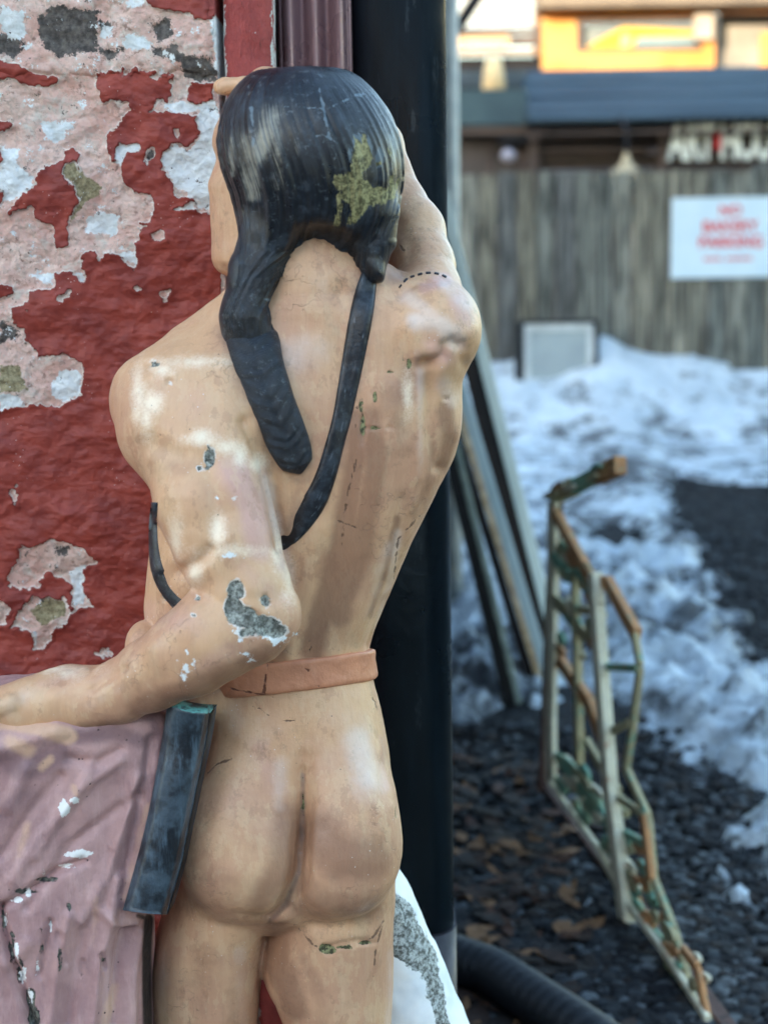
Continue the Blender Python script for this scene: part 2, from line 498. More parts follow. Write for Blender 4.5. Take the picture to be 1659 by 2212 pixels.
WHITEP = [cr([(225, 700), (270, 690), (320, 680), (415, 690), (415, 740), (370, 770), (315, 810), (270, 780)]), cr([(20, 840), (60, 830), (110, 860), (110, 950), (190, 1010), (185, 1090), (60, 1150), (-40, 1140), (-60, 900)]), cr([(940, 600), (1000, 580), (1240, 560), (1250, 960), (1200, 1190), (1120, 1190), (1060, 1100), (1000, 1060), (905, 900), (1000, 820), (1060, 850), (1120, 830), (1130, 640), (1000, 640)]),
          cr([(560, 1200), (680, 1230), (650, 1330), (560, 1340), (500, 1310), (490, 1250)]), cr([(740, 200), (820, 195), (870, 240), (860, 280), (760, 290), (700, 270)]), cr([(620, 0), (820, 0), (800, 50), (740, 40)]), cr([(600, 150), (650, 160), (600, 230), (570, 200)]), cr([(400, 1540), (470, 1560), (495, 1590), (470, 1610)]), cr([(180, 1560), (310, 1560), (300, 1620), (230, 1600)]), cr([(980, 1200), (1020, 1160), (1090, 1140), (1100, 1180), (1010, 1240)]), cr([(650, 840), (690, 810), (800, 820), (790, 860), (700, 960), (660, 930)]),
          [(110, 830), (130, 800), (160, 795), (178, 810), (178, 850), (150, 870), (120, 860)], [(60, 1380), (80, 1360), (80, 1402)], [(150, 1240), (185, 1220), (185, 1290), (160, 1320)], [(0, 850), (40, 850), (60, 880), (0, 890)], cr([(0, 20), (120, 60), (150, 200), (60, 230), (0, 160)]), cr([(540, 1480), (600, 1440), (600, 1510)]), cr([(640, 1440), (800, 1440), (790, 1530), (740, 1500)]), cr([(1200, 90), (1250, 90), (1270, 440), (1235, 440)])]
GREY = [cr([(225, 90), (330, 20), (400, 40), (560, 60), (550, 250), (560, 310), (400, 300), (330, 330), (240, 260), (210, 150)]), cr([(-60, 200), (60, 170), (140, 250), (80, 330), (0, 310), (-60, 330)]), cr([(570, 270), (700, 280), (660, 340), (580, 340)]), cr([(870, 270), (1000, 260), (1050, 320), (1000, 345), (880, 320)]), cr([(1030, 320), (1200, 330), (1240, 400), (1230, 460), (1140, 470), (1050, 440)]), cr([(1020, 870), (1060, 850), (1100, 880), (1140, 940), (1120, 1000), (1090, 1080), (1040, 1000), (1000, 910)]), cr([(825, 960), (830, 880), (860, 850), (880, 880), (850, 930)]), cr([(1160, 580), (1240, 590), (1240, 680), (1190, 650)]), cr([(560, 110), (640, 120), (640, 170), (580, 180)]), cr([(840, 130), (960, 110), (990, 200), (900, 250)]), [(0, 700), (30, 700), (45, 730), (0, 740)], [(120, 1175), (150, 1180), (150, 1200), (125, 1200)]]
TANP = [cr([(360, 930), (420, 920), (460, 960), (500, 1000), (580, 1060), (560, 1110), (500, 1140), (450, 1200), (400, 1280), (400, 1210), (445, 1130), (420, 1040), (360, 1000)]), [(65, 1320), (100, 1292), (145, 1300), (140, 1330), (90, 1350)], [(0, 790), (40, 790), (60, 840), (0, 850)]]
def wall_sheet(x0, x1, z0, z1, step, ybase, seed, stone=None):
    xs, zs = np.arange(max(x0, -.57), x1 + step * .5, step), np.arange(z0, z1 + step * .5, step)
    if x0 < -.57: xs = np.concatenate([np.arange(x0, -.572, .006), xs])
    xs[0], xs[-1], zs[-1] = x0, x1, z1
    X, Z = np.meshgrid(xs, zs, indexing='ij')
    P = np.stack([X.ravel(), np.full(X.size, ybase), Z.ravel()], 1)
    fx, fy = proj(P)
    warp = fbm(P, 48, 4, seed, .62) * 17 + fbm(P, 190, 3, seed + 2, .6) * 7
    red = np.full(len(P), 60.0)
    for p_ in RED: red = np.minimum(red, poly_sd(fx, fy, p_))
    for p_ in BARE: red = np.maximum(red, -poly_sd(fx, fy, p_))
    offp = np.clip((-20 - fx) / 60, 0, 1)
    red = red * (1 - offp) + offp * np.clip(fbm(P, 7, 4, 77) * 200 - 10, -60, 60)
    white = np.full(len(P), 60.0); grey = white.copy(); tanp = white.copy()
    for p_ in WHITEP: white = np.minimum(white, poly_sd(fx, fy, p_))
    for p_ in GREY: grey = np.minimum(grey, poly_sd(fx, fy, p_))
    for p_ in TANP: tanp = np.minimum(tanp, poly_sd(fx, fy, p_))
    # surface relief: lumpy masonry under thick paint
    rel = fbm(P * (1, 1, 1.5), 9, 4, seed + 3) * .011 + fbm(P * (1, 1, 1.4), 24, 5, seed + 5, .6) * .0062
    red = red + warp
    edge = red
    coat = np.clip(.5 - edge / 3.2, 0, 1) * (.0030 + .0022 * np.exp(-(np.clip(-edge, 0, None) / 5) ** 2) * (.5 + fbm(P, 30, 2, 19)))
    rough_bare = (fbm(P, 70, 4, seed + 8, .68) * .0030 + np.clip(-grey - warp, 0, 8) * -.0002) * np.clip(edge / 4, 0, 1)
    if stone is not None:
        e = np.minimum(np.minimum(P[:, 0] - x0, x1 - P[:, 0]), np.minimum(P[:, 2] - z0, z1 - P[:, 2]))
        rel = rel - .0075 * np.clip(1 - (e + fbm(P, 60, 3, seed + 1) * .010) / .012, 0, 1) ** 2
    P[:, 1] -= rel + coat + rough_bare
    nx, nz = len(xs), len(zs)
    F = grid_faces(nx, nz)[:, ::-1]
    return P, F, nx, nz, {'red': red, 'white': white, 'grey': grey, 'tan': tanp}
def close_back(P, F, nx, nz, depth, attrs):
    I = np.arange(nx * nz).reshape(nx, nz)
    loop = np.concatenate([I[:, 0], I[-1, 1:], I[-2::-1, -1], I[0, -2:0:-1]])
    B = P[loop].copy(); B[:, 1] = depth
    n0 = len(P)
    k = len(loop)
    f = [(loop[i], loop[(i + 1) % k], n0 + (i + 1) % k, n0 + i) for i in range(k)]
    return np.concatenate([P, B]), np.concatenate([F, np.array(f)]), {a: np.concatenate([v, v[loop]]) for a, v in attrs.items()}
n = NT('painted_wall', 0.75, 0.35)
mid, fine = n.noise(55, 6, .7), n.noise(170, 5, .7)
vec_s = n.map(n.obj(), (1, 1, 1), (5, 2, 3))
jit = n.math('ADD', n.math('MULTIPLY', n.math('SUBTRACT', mid, .5), 26), n.math('MULTIPLY', n.math('SUBTRACT', fine, .5), 14))
pk = n.mix(n.ramp(n.noise(14, 6, .7), .36, .64), lin(212, 170, 156), lin(228, 200, 186))
pk = n.mix(n.math('MULTIPLY', n.ramp(n.noise(28, 6, .75, vec_s), .5, .66), .8), pk, lin(206, 202, 190))
pk = n.mix(n.math('MULTIPLY', n.ramp(n.noise(70, 5, .75, vec_s), .56, .66), .8), pk, lin(150, 116, 104))
pk = n.mix(n.math('MULTIPLY', n.ramp(n.noise(110, 6, .8), .5, .6), .5), pk, lin(178, 160, 146))
tn = n.mix(n.ramp(fine, .35, .65), lin(120, 110, 82), lin(168, 158, 124))
c = n.mix(n.ramp(n.math('ADD', n.attr('tan'), jit), 1.5, -1.5), pk, tn)
gy_ = n.mix(n.ramp(n.noise(90, 6, .75), .35, .65), lin(66, 62, 60), lin(112, 106, 100))
jit2 = n.math('ADD', n.math('MULTIPLY', n.math('SUBTRACT', n.noise(70, 6, .75, vec_s), .5), 60), 0)
c = n.mix(n.ramp(n.math('ADD', n.attr('grey'), jit2), 1.5, -1.5), c, gy_)
wt = n.mix(n.ramp(n.noise(40, 5, .7), .4, .7), lin(232, 238, 238), lin(206, 212, 210))
c = n.mix(n.ramp(n.math('ADD', n.attr('white'), n.math('MULTIPLY', n.math('SUBTRACT', n.noise(60, 6, .75), .5), 48)), 1.5, -1.5), c, wt)
# stray white and dark flecks of old coats
c = n.mix(n.ramp(n.noise(46, 6, .78, n.map(n.obj(), (1, 1, 1), (9, 9, 9))), .60, .63), c, wt)
c = n.mix(n.ramp(n.noise(60, 6, .78, n.map(n.obj(), (1, 1, 1), (2, 7, 4))), .635, .655), c, gy_)
bst = n.noise(1, 5, .7, n.map(n.obj(), (40, 40, 170), (0, 0, 0), (0, .5, 0)))
rd = n.mix(n.ramp(n.noise(18, 5, .65), .35, .68), lin(150, 64, 52), lin(124, 50, 44))
rd = n.mix(n.math('MULTIPLY', n.ramp(bst, .5, .75), .3), rd, lin(160, 80, 68))
fl = n.math('MULTIPLY', n.ramp(n.voro(140), .12, .08), n.ramp(n.noise(12, 3), .5, .62))
rd = n.mix(n.math('MULTIPLY', fl, .8), rd, lin(206, 180, 172))
re = n.math('ADD', n.attr('red'), n.math('MULTIPLY', n.math('SUBTRACT', n.noise(300, 4, .7), .5), 6))
rm = n.ramp(re, .7, -.7)
lip = n.math('MULTIPLY', n.ramp(re, 4.5, 1.2), n.ramp(re, .2, .9))
c = n.mix(n.math('MULTIPLY', lip, .8), c, lin(232, 224, 214))
c = n.mix(rm, c, rd)
hgt = n.math('ADD', n.math('MULTIPLY', rm, 1.2), n.math('ADD', n.math('MULTIPLY', bst, .5), n.math('MULTIPLY', mid, .6)))
hgt = n.math('ADD', hgt, n.math('MULTIPLY', n.math('MULTIPLY', n.math('SUBTRACT', 1.0, rm), n.noise(220, 5, .75)), 1.1))
M_WALL = n.done(c, n.ramp(rm, 0, 1, .85, .55), n.bump(hgt, .0022, 1.0))

wall = thing('painted_wall', 'masonry wall with peeling dark red paint behind the statue', 'wall', (wx0, WY, 0))
zc = pt(230, 172, WY)[2]                      # joint below the bared top course
P, F, nx, nz, at = wall_sheet(wx0, wx1, .35, zc + .150, .0016, WY, 51)
P, F, at = close_back(P, F, nx, nz, WY + .10, at)
link_mesh('wall_face', P, F, M_WALL, wall, True, at)
xj = pt(224, 80, WY)[0]
for i, (a_, b_) in enumerate([(xj + .002, wx1 - .002), (xj - .185, xj - .002), (xj - .38, xj - .19), (wx0 + .002, xj - .385)]):
    P, F, nx, nz, at = wall_sheet(a_, b_, zc + .003, zc + .148, .0018, WY - .0045, 51, True)
    P, F, at = close_back(P, F, nx, nz, WY + .02, at)
    link_mesh('stone', P, F, M_WALL, wall, True, at)
M_REDPLAIN = NT('red_masonry', .7, .35)
n = M_REDPLAIN
M_REDPLAIN = n.done(n.mix(n.ramp(n.noise(8, 6, .7), .55, .62), lin(126, 42, 40), lin(196, 156, 146)), .65, n.bump(n.noise(30, 6, .7), .01))
up = MB().box((-3.2, WY + .004, zc + .153), (wx1 - .001, WY + .30, 4.6)).box((-3.2, WY + .004, 0), (wx0 - .002, WY + .30, zc + .150)).box((wx0, WY + .101, 0), (wx1 - .001, WY + .30, zc + .150)).box((wx0, WY + .004, 0), (wx1 - .001, WY + .10, .349))
up.build('wall_core', M_REDPLAIN, wall)
# side of the same building, running back behind the post
MB().box((-.30, WY + .32, 0), (.075, 4.3, 4.6)).box((-.30, 4.302, 0), (.165, 6.1, 4.6)).build('side_wall', simple('side_wall_paint', lin(62, 60, 62), lin(44, 44, 48), 12, .7, .3, .004), wall)

# corner board: red painted timber
tb = []
n = NT('corner_board_paint', .6, .4)
pits = n.noise(1, 6, .75, n.map(n.obj(), (90, 90, 30)))
c = n.mix(n.ramp(n.noise(14, 5, .7), .35, .65), lin(168, 72, 66), lin(142, 58, 56))
c = n.mix(n.ramp(n.math('ADD', n.attr('edge'), n.math('MULTIPLY', n.math('SUBTRACT', n.noise(34, 6, .75), .5), 2.8)), .50, .56), c, lin(214, 214, 208))
c = n.mix(n.ramp(n.noise(22, 5, .7, n.map(n.obj(), (2.2, 2.2, .35), (.9, 0, .3))), .70, .715), c, lin(222, 222, 216))
c = n.mix(n.math('MULTIPLY', n.ramp(pits, .58, .70), .5), c, lin(84, 36, 36))
M_TRIM = n.done(c, .55, n.bump(pits, .006, 1.0))
tx0, tx1 = pt(482, 100, 1.935)[0], pt(590, 100, 1.935)[0]
V, A = [], []
zs = np.arange(0, 4.6, .012)
prof = [(-1, .06), (-1, .012), (-.93, .003), (-.7, -.003), (-.3, -.006), (.1, -.007), (.5, -.005), (.85, 0), (1, .008), (1, .06)]
for z in zs:
    for (u, yy) in prof:
        V.append(((tx0 + tx1) / 2 + u * (tx1 - tx0) / 2, WY + .002 + yy, z)); A.append(.62 if abs(u) > .9 else -.05)
V = np.array(V)
V[:, 0] += fbm(V, 12, 3, 91) * .002
V[:, 1] += fbm(V * (1, 1, .6), 30, 3, 92) * .005 + fbm(V * (1, 1, .5), 90, 2, 93) * .002
F = grid_faces(len(zs), len(prof))
link_mesh('corner_board', V, F, M_TRIM, wall, True, {'edge': np.array(A)})

# ---------------- fluted downspout beside the corner
n = NT('downspout_metal', .32, .5)
c = n.mix(n.ramp(n.noise(1, 5, .7, n.map(n.obj(), (30, 30, 2))), .3, .7), lin(118, 90, 94), lin(142, 114, 118))
M_SPOUT = n.done(c, n.ramp(n.noise(20, 4), .3, .7, .25, .42), n.bump(n.noise(60, 4), .0006), .35)
spout = thing('downspout', 'plum brown fluted metal downspout between red corner board and black post', 'downspout', tuple(pt(676, 2212, 2.03) * (1, 1, 0)))
sx0, sx1 = pt(600, 80, 2.0)[0], pt(760, 80, 2.0)[0]
prof = []
us = np.linspace(0, 1, 61)
for u in us:
    prof.append((sx0 + (sx1 - sx0) * u, 2.0 + .0085 * math.cos(u * 2 * math.pi * 3.0) * (1 if .04 < u < .96 else 0) + .014 * (max(0, .1 - u) + max(0, u - .9)) / .1))
prof += [(sx1, 2.085), (sx0, 2.085)]
V, F = [], []
zz_ = [0.02, 1.2, 2.4, 4.5]
for z in zz_: V += [(a, b, z) for a, b in prof]
k_ = len(prof)
for i in range(len(zz_) - 1):
    for k in range(k_): F.append((i * k_ + k, i * k_ + (k + 1) % k_, (i + 1) * k_ + (k + 1) % k_, (i + 1) * k_ + k))
F.append(tuple(range(3 * k_, 4 * k_))); F.append(tuple(reversed(range(k_))))
link_mesh('pipe', V, F, M_SPOUT, spout, True)
MB().box((sx0 - .006, 1.988, 2.55), (sx1 + .006, 2.092, 2.585), .004).build('bracket', M_SPOUT, spout)

# ---------------- black square post
n = NT('post_paint', .30, .5)
c = n.mix(n.ramp(n.noise(1, 5, .7, n.map(n.obj(), (26, 26, 3))), .35, .7), lin(14, 24, 32), lin(24, 37, 47))
c = n.mix(n.math('MULTIPLY', n.ramp(n.noise(60, 6, .78, n.map(n.obj(), (1, 1, .18))), .60, .68), .35), c, lin(88, 98, 104))
M_POST = n.done(c, n.ramp(n.noise(8, 4), .3, .7, .26, .40), n.bump(n.noise(30, 3), .0012))
post = thing('square_post', 'glossy black square post with rounded edges on a grey base', 'post', tuple(pt(870, 2212, 2.09) * (1, 1, 0)))
def rounded_prism(x0, x1, y0, y1, r, z0, z1, seg=7):
    pr = []
    for (cx_, cy_, a0) in ((x1 - r, y0 + r, -90), (x1 - r, y1 - r, 0), (x0 + r, y1 - r, 90), (x0 + r, y0 + r, 180)):
        for k in range(seg + 1):
            a = R(a0 + 90 * k / seg)
            pr.append((cx_ + r * math.cos(a), cy_ + r * math.sin(a)))
    k_ = len(pr)
    V = [(a, b, z0) for a, b in pr] + [(a, b, z1) for a, b in pr]
    F = [(k, (k + 1) % k_, k_ + (k + 1) % k_, k_ + k) for k in range(k_)] + [tuple(range(k_, 2 * k_)), tuple(reversed(range(k_)))]
    return V, F
zb = pt(940, 2010, 2.03)[2]
qx0, qx1 = pt(757, 300, 2.02)[0], pt(972, 900, 2.04)[0]
V, F = rounded_prism(qx0, qx1, 2.018, 2.16, .042, zb, 4.4, 12)
po = link_mesh('shaft', V, F, M_POST, post, True)
V, F = rounded_prism(qx0 - .003, qx1 + .003, 2.013, 2.165, .042, 0.0, zb - .002, 12)
link_mesh('base', V, F, simple('post_base_metal', lin(58, 54, 62), lin(40, 40, 46), 20, .45, .5, .001), post, True)
for o in post.children:
    o.data.polygons.foreach_set('use_smooth', np.array([len(p.vertices) == 4 for p in o.data.polygons]))

# ---------------- vertical grey pipe on the side wall, further back
M_PIPE = simple('pipe_grey', lin(196, 196, 186), lin(160, 164, 160), 8, .5, .4)
p0 = pt(975, 300, 5.95)
vp = MB().tube([(p0[0], 5.95, .02), (p0[0], 5.95, 1.0), (p0[0], 5.95, 4.4)], .030, 14).build('drain_pipe', M_PIPE, None, True)
tag(vp, 'pale grey vertical drain pipe beyond the black post', 'pipe')

# ---------------- boards leaning on the side wall
M_BGREY = simple('board_grey', lin(218, 224, 214), lin(196, 204, 196), 9, .6, .35, .002, None, (1, 1, .2))
M_BBLUE = simple('board_bluegrey', lin(166, 182, 186), lin(146, 164, 170), 9, .6, .35, .002, None, (1, 1, .2))
M_BDARK = simple('board_dark', lin(44, 34, 30), lin(30, 26, 26), 14, .7, .3, .003, None, (1, 1, .2))
M_BTAN = simple('board_edge_tan', lin(206, 178, 136), lin(160, 132, 100), 30, .7, .3, .003)
M_BGREEN = simple('board_greygreen', lin(132, 142, 132), lin(104, 114, 108), 12, .65, .3, .002)
def leaner(name, label, Y, top, bot, wpx_t, wpx_b, mat, deep, extra=()):
    """a board whose near edge runs from picture point top to bot, going back from the camera"""
    A, B = pt(top[0], top[1], Y), pt(bot[0], bot[1], Y)
    t = A - B
    B = B + t * ((.004 - B[2]) / t[2])
    o = thing(name, label, 'board', tuple(B), 'boards leaning beside the post')
    u = t / np.linalg.norm(t)
    side = np.cross(u, (0, 1, 0)); side /= np.linalg.norm(side)
    wd = (wpx_t + wpx_b) / 2 * mpp(Y)
    MB().frame_box((A + B) / 2 + np.array([.0, deep / 2, 0]), (A - B) / 2, side * wd / 2, np.array([0.02, 1, 0]) * deep / 2, .004).build('panel', mat, o)
    for (nm, off, w2, m2, dy) in extra:
        MB().frame_box((A + B) / 2 + side * off * mpp(Y) + np.array([0, deep / 2 + dy, 0]), (A - B) / 2 * .995, side * w2 * mpp(Y) / 2, np.array([0.02, 1, 0]) * deep / 2, .002).build(nm, m2, o)
    return o
leaner('leaning_board', 'pale grey board leaning at the outside of the stack by the post', 4.85, (952, 406), (1156, 1215), 24, 26, M_BGREY, .10, [('dark_backing', 29, 34, M_BDARK, .01)])
leaner('leaning_board', 'blue grey board with a worn tan edge leaning in the stack by the post', 4.75, (972, 760), (1143, 1330), 22, 26, M_BBLUE, .10, [('edge_strip', 19, 12, M_BTAN, -.01), ('backing', 36, 20, M_BDARK, .012)])
leaner('leaning_board', 'thin grey green board with black side leaning innermost of the stack', 4.6, (985, 960), (1075, 1330), 14, 16, M_BGREEN, .10, [('black_side', 20, 25, simple('board_black', lin(16, 15, 16), rough=.7), .008)])
# ---------------- rusted trellis panel leaning near the boards
A0, B0 = gnd(1160, 1716), gnd(1528, 2218)
C0 = pt(1195, 1085, A0[1] + .03)
pn = np.cross(B0 - A0, C0 - A0); pn /= np.linalg.norm(pn)
if (CAM - A0) @ pn < 0: pn = -pn
def onp(px, py, off=0.0):
    d = ray(px, py)
    return CAM + d * ((A0 - CAM) @ pn / (d @ pn)) + pn * off
def rusty(name, base, base2, rust, amt):
    n = NT(name, .7, .35)
    c = n.mix(n.ramp(n.noise(16, 5, .7), .35, .65), base, base2)
    c = n.mix(n.ramp(n.noise(30, 6, .75), amt, amt + .08), c, rust)
    return n.done(c, .7, n.bump(n.noise(70, 5, .7), .003))
M_CREAM = rusty('trellis_cream', lin(232, 226, 198), lin(212, 206, 180), lin(190, 132, 86), .58)
M_RUST = rusty('trellis_rust', lin(98, 70, 60), lin(78, 58, 52), lin(56, 44, 42), .56)
M_ORANGE = rusty('trellis_orange', lin(206, 150, 98), lin(176, 128, 88), lin(128, 158, 128), .56)
M_TEAL = rusty('trellis_teal', lin(116, 172, 152), lin(146, 170, 136), lin(190, 150, 106), .56)
M_OLIVE = rusty('trellis_olive', lin(184, 172, 132), lin(158, 150, 118), lin(122, 164, 140), .54)
tr = thing('trellis_panel', 'rusted trellis panel with flaking teal, orange and cream paint standing on the gravel', 'trellis', tuple(A0))
def tbar(name, P, wd, th, mat, off=0.0):
    mb = MB()
    for i in range(len(P) - 1):
        a, b = onp(*P[i], off), onp(*P[i + 1], off)
        mb.bar(a, b, wd, th, pn, .002)
    return mb.build(name, mat, tr)
MB().bar(onp(1178, 1074, -.03), onp(1153, 1718, -.03), .034, .050, (0, -1, 0), .003).build('end_stile', M_RUST, tr)
tbar('stile_face', [(1197, 1085), (1194, 1400), (1191, 1560), (1193, 1690)], .070, .014, M_CREAM, .003)
MB().bar(onp(1158, 1712, -.03), onp(1560, 2270, -.03), .034, .055, (0, 0, 1), .003).build('bottom_rail', M_RUST, tr)
tbar('rail_face', [(1196, 1690), (1300, 1830), (1362, 1945), (1450, 2060), (1540, 2200)], .014, .014, M_CREAM, .012)
tbar('upright', [(1296, 1240), (1312, 1468), (1330, 1700), (1342, 1790), (1368, 2000)], .045, .026, M_CREAM, .014)
tbar('upright', [(1240, 1200), (1246, 1400), (1250, 1600), (1250, 1650)], .030, .018, M_OLIVE, .0)
tbar('top_stub', [(1184, 1069), (1226, 1050)], .046, .030, M_OLIVE, -.02)
tbar('top_stub', [(1227, 1051), (1276, 1026)], .038, .026, M_TEAL, -.018)
tbar('top_stub', [(1277, 1027), (1322, 1004)], .044, .030, M_ORANGE, -.02)
tbar('diagonal', [(1205, 1106), (1284, 1250)], .030, .02, M_ORANGE, .008)
tbar('diagonal', [(1306, 1256), (1370, 1372)], .034, .02, M_ORANGE, -.006)
tbar('diagonal', [(1204, 1425), (1268, 1515), (1316, 1640)], .034, .02, M_ORANGE, -.004)
tbar('diagonal', [(1206, 1640), (1290, 1740), (1340, 1830)], .026, .018, M_TEAL, -.004)
tbar('diagonal', [(1258, 1600), (1310, 1690), (1345, 1760)], .020, .016, M_OLIVE, -.010)
tbar('outer_edge', [(1368, 1368), (1380, 1440), (1366, 1560), (1350, 1660), (1398, 1765), (1410, 1900), (1454, 2010), (1496, 2165), (1530, 2210)], .020, .014, M_OLIVE, -.002)
tbar('outer_edge', [(1282, 1246), (1308, 1258)], .026, .016, M_ORANGE, 0)
tbar('cross_piece', [(1322, 1580), (1364, 1560)], .018, .012, M_OLIVE, .004)
tbar('cross_piece', [(1334, 1720), (1396, 1762)], .018, .012, M_OLIVE, .004)
tbar('cross_piece', [(1310, 1440), (1380, 1444)], .018, .012, M_TEAL, .004)
tbar('cross_piece', [(1194, 1300), (1302, 1330)], .020, .012, M_OLIVE, -.004)
tbar('cross_piece', [(1300, 1830), (1350, 1800), (1404, 1830)], .018, .012, M_TEAL, .0)
tbar('upright', [(1396, 1760), (1412, 1900)], .024, .014, M_ORANGE, .006)
tbar('upright', [(1480, 2050), (1512, 2090), (1534, 2200)], .020, .012, M_ORANGE, .006)
def petal(cx_, cy_, ln, wd, ang_, mat, off):
    pts = []
    for k in range(10):
        a = 2 * math.pi * k / 10
        x, y = ln * math.cos(a) * (1 - .25 * math.cos(a)), wd * math.sin(a)
        pts.append((cx_ + x * math.cos(ang_) - y * math.sin(ang_), cy_ + x * math.sin(ang_) + y * math.cos(ang_)))
    v = [onp(*p, off + .004) for p in pts] + [onp(*p, off - .004) for p in pts]
    f = [tuple(range(10)), tuple(range(19, 9, -1))] + [(k, 10 + k, 10 + (k + 1) % 10, (k + 1) % 10) for k in range(10)]
    link_mesh('leaf_ornament', v, f, mat, tr)
for q in ((1222, 1195, 26, 9, 1.2, M_TEAL, 0), (1228, 1245, 20, 12, 1.0, M_TEAL, .004), (1266, 1240, 22, 8, 1.1, M_TEAL, -.004), (1216, 1310, 26, 12, .9, M_OLIVE, .006), (1238, 1340, 30, 12, .8, M_TEAL, .0), (1262, 1370, 22, 10, 1.0, M_OLIVE, .003), (1275, 1295, 24, 8, 1.2, M_ORANGE, .0), (1210, 1405, 18, 8, .9, M_ORANGE, .0), (1288, 1400, 20, 9, 1.0, M_ORANGE, .002), (1225, 1650, 30, 10, .7, M_TEAL, 0), (1260, 1690, 30, 10, .95, M_OLIVE, 0), (1218, 1700, 22, 9, 1.0, M_TEAL, .004), (1290, 1760, 34, 10, 1.0, M_TEAL, .003), (1330, 1700, 16, 7, .9, M_OLIVE, 0), (1275, 1745, 20, 8, .9, M_ORANGE, -.004), (1322, 1838, 30, 11, 1.1, M_TEAL, 0), (1380, 1830, 26, 9, 1.1, M_ORANGE, 0), (1392, 1880, 22, 8, 1.1, M_TEAL, 0), (1376, 1960, 22, 11, 1.0, M_TEAL, 0), (1405, 1990, 22, 9, 1.1, M_ORANGE, .002), (1425, 2030, 26, 8, 1.0, M_TEAL, 0), (1448, 2080, 26, 8, 1.0, M_OLIVE, 0), (1478, 2130, 22, 8, 1.0, M_TEAL, 0), (1500, 2180, 22, 7, 1.0, M_OLIVE, 0)):
    petal(*q)
rt = random.Random(5)
for q in ((1200, 1068, 16, 8, -.4, M_OLIVE, .01), (1218, 1048, 14, 7, -.5, M_ORANGE, .012), (1240, 1052, 14, 6, -.3, M_CREAM, .01), (1290, 1030, 13, 7, -.5, M_OLIVE, .01), (1300, 1008, 12, 6, -.4, M_TEAL, .012)): petal(*q)
for _ in range(80):
    if rt.random() < .45: cx_, cy_ = rt.uniform(1208, 1300), rt.uniform(1180, 1420)
    else:
        t_ = rt.random(); cx_, cy_ = 1205 + t_ * 290 + rt.uniform(0, 45), 1660 + t_ * 500 + rt.uniform(-30, 25)
    petal(cx_, cy_, rt.uniform(10, 30), rt.uniform(5, 11), rt.uniform(.6, 1.4), rt.choice([M_TEAL, M_TEAL, M_OLIVE, M_ORANGE, M_CREAM]), rt.uniform(-.012, .012))
MB().bar(onp(1318, 2000, .02), onp(1352, 2010, .02), .030, .03, pn, .003).build('foot_block', M_CREAM, tr)

# ---------------- corrugated hose
n = NT('hose_plastic', .45, .5)
M_HOSE = n.done(n.mix(n.noise(30, 4), lin(14, 16, 20), lin(26, 30, 36)), .42)
hl = smooth_line0 = None
hp = [gnd(960, 2065, .05), gnd(1060, 2100, .05), gnd(1150, 2160, .05), gnd(1250, 2225, .05), gnd(1400, 2330, .05)]
hp = np.array([np.array(p) for p in hp])
tt = np.linspace(0, 4, 480)
hpts = np.stack([np.interp(tt, range(5), hp[:, k]) for k in range(3)], 1)
for _ in range(200): hpts[1:-1] = (hpts[:-2] + hpts[2:]) / 2
ho = MB().tube(hpts, [.046 + .0055 * math.sin(i * 2 * math.pi / 4.8) for i in range(480)], 18).build('corrugated_hose', M_HOSE, None, True)
tag(ho, 'black corrugated drain hose lying on leaves by the post base', 'hose')

# ---------------- board fence with sign and a framed panel
FY = 11.2
fence = thing('board_fence', 'weathered grey vertical board fence behind the snow bank', 'fence', (.3, FY, 0))
M_FENCE = []
for i, (a_, b_) in enumerate((((138, 138, 127), (61, 63, 60)), ((120, 123, 116), (53, 56, 54)), ((145, 141, 125), (66, 66, 61)), ((107, 109, 107), (48, 51, 51)), ((127, 125, 112), (57, 56, 51)))):
    M_FENCE.append(simple('fence_wood_%d' % i, lin(*a_), lin(*b_), 7, .85, .2, .006, 20, (4, 4, .35)))
x = .32
while x < 5.0:
    wd = random.uniform(.135, .15)
    top = 1.95 + random.uniform(-.015, .015)
    yo = random.uniform(-.006, .006)
    MB().box((x, FY + yo, .02), (x + wd - random.uniform(.006, .022), FY + .02 + yo, top), .003).build('board', random.choice(M_FENCE), fence)
    x += wd
for z in (.5, 1.6): MB().box((.32, FY + .03, z), (5.0, FY + .07, z + .09), .003).build('rail', M_FENCE[1], fence)
for xx in (.4, 2.8, 4.9): MB().box((xx, FY + .03, 0), (xx + .09, FY + .12, 2.0), .004).build('post', M_FENCE[3], fence)

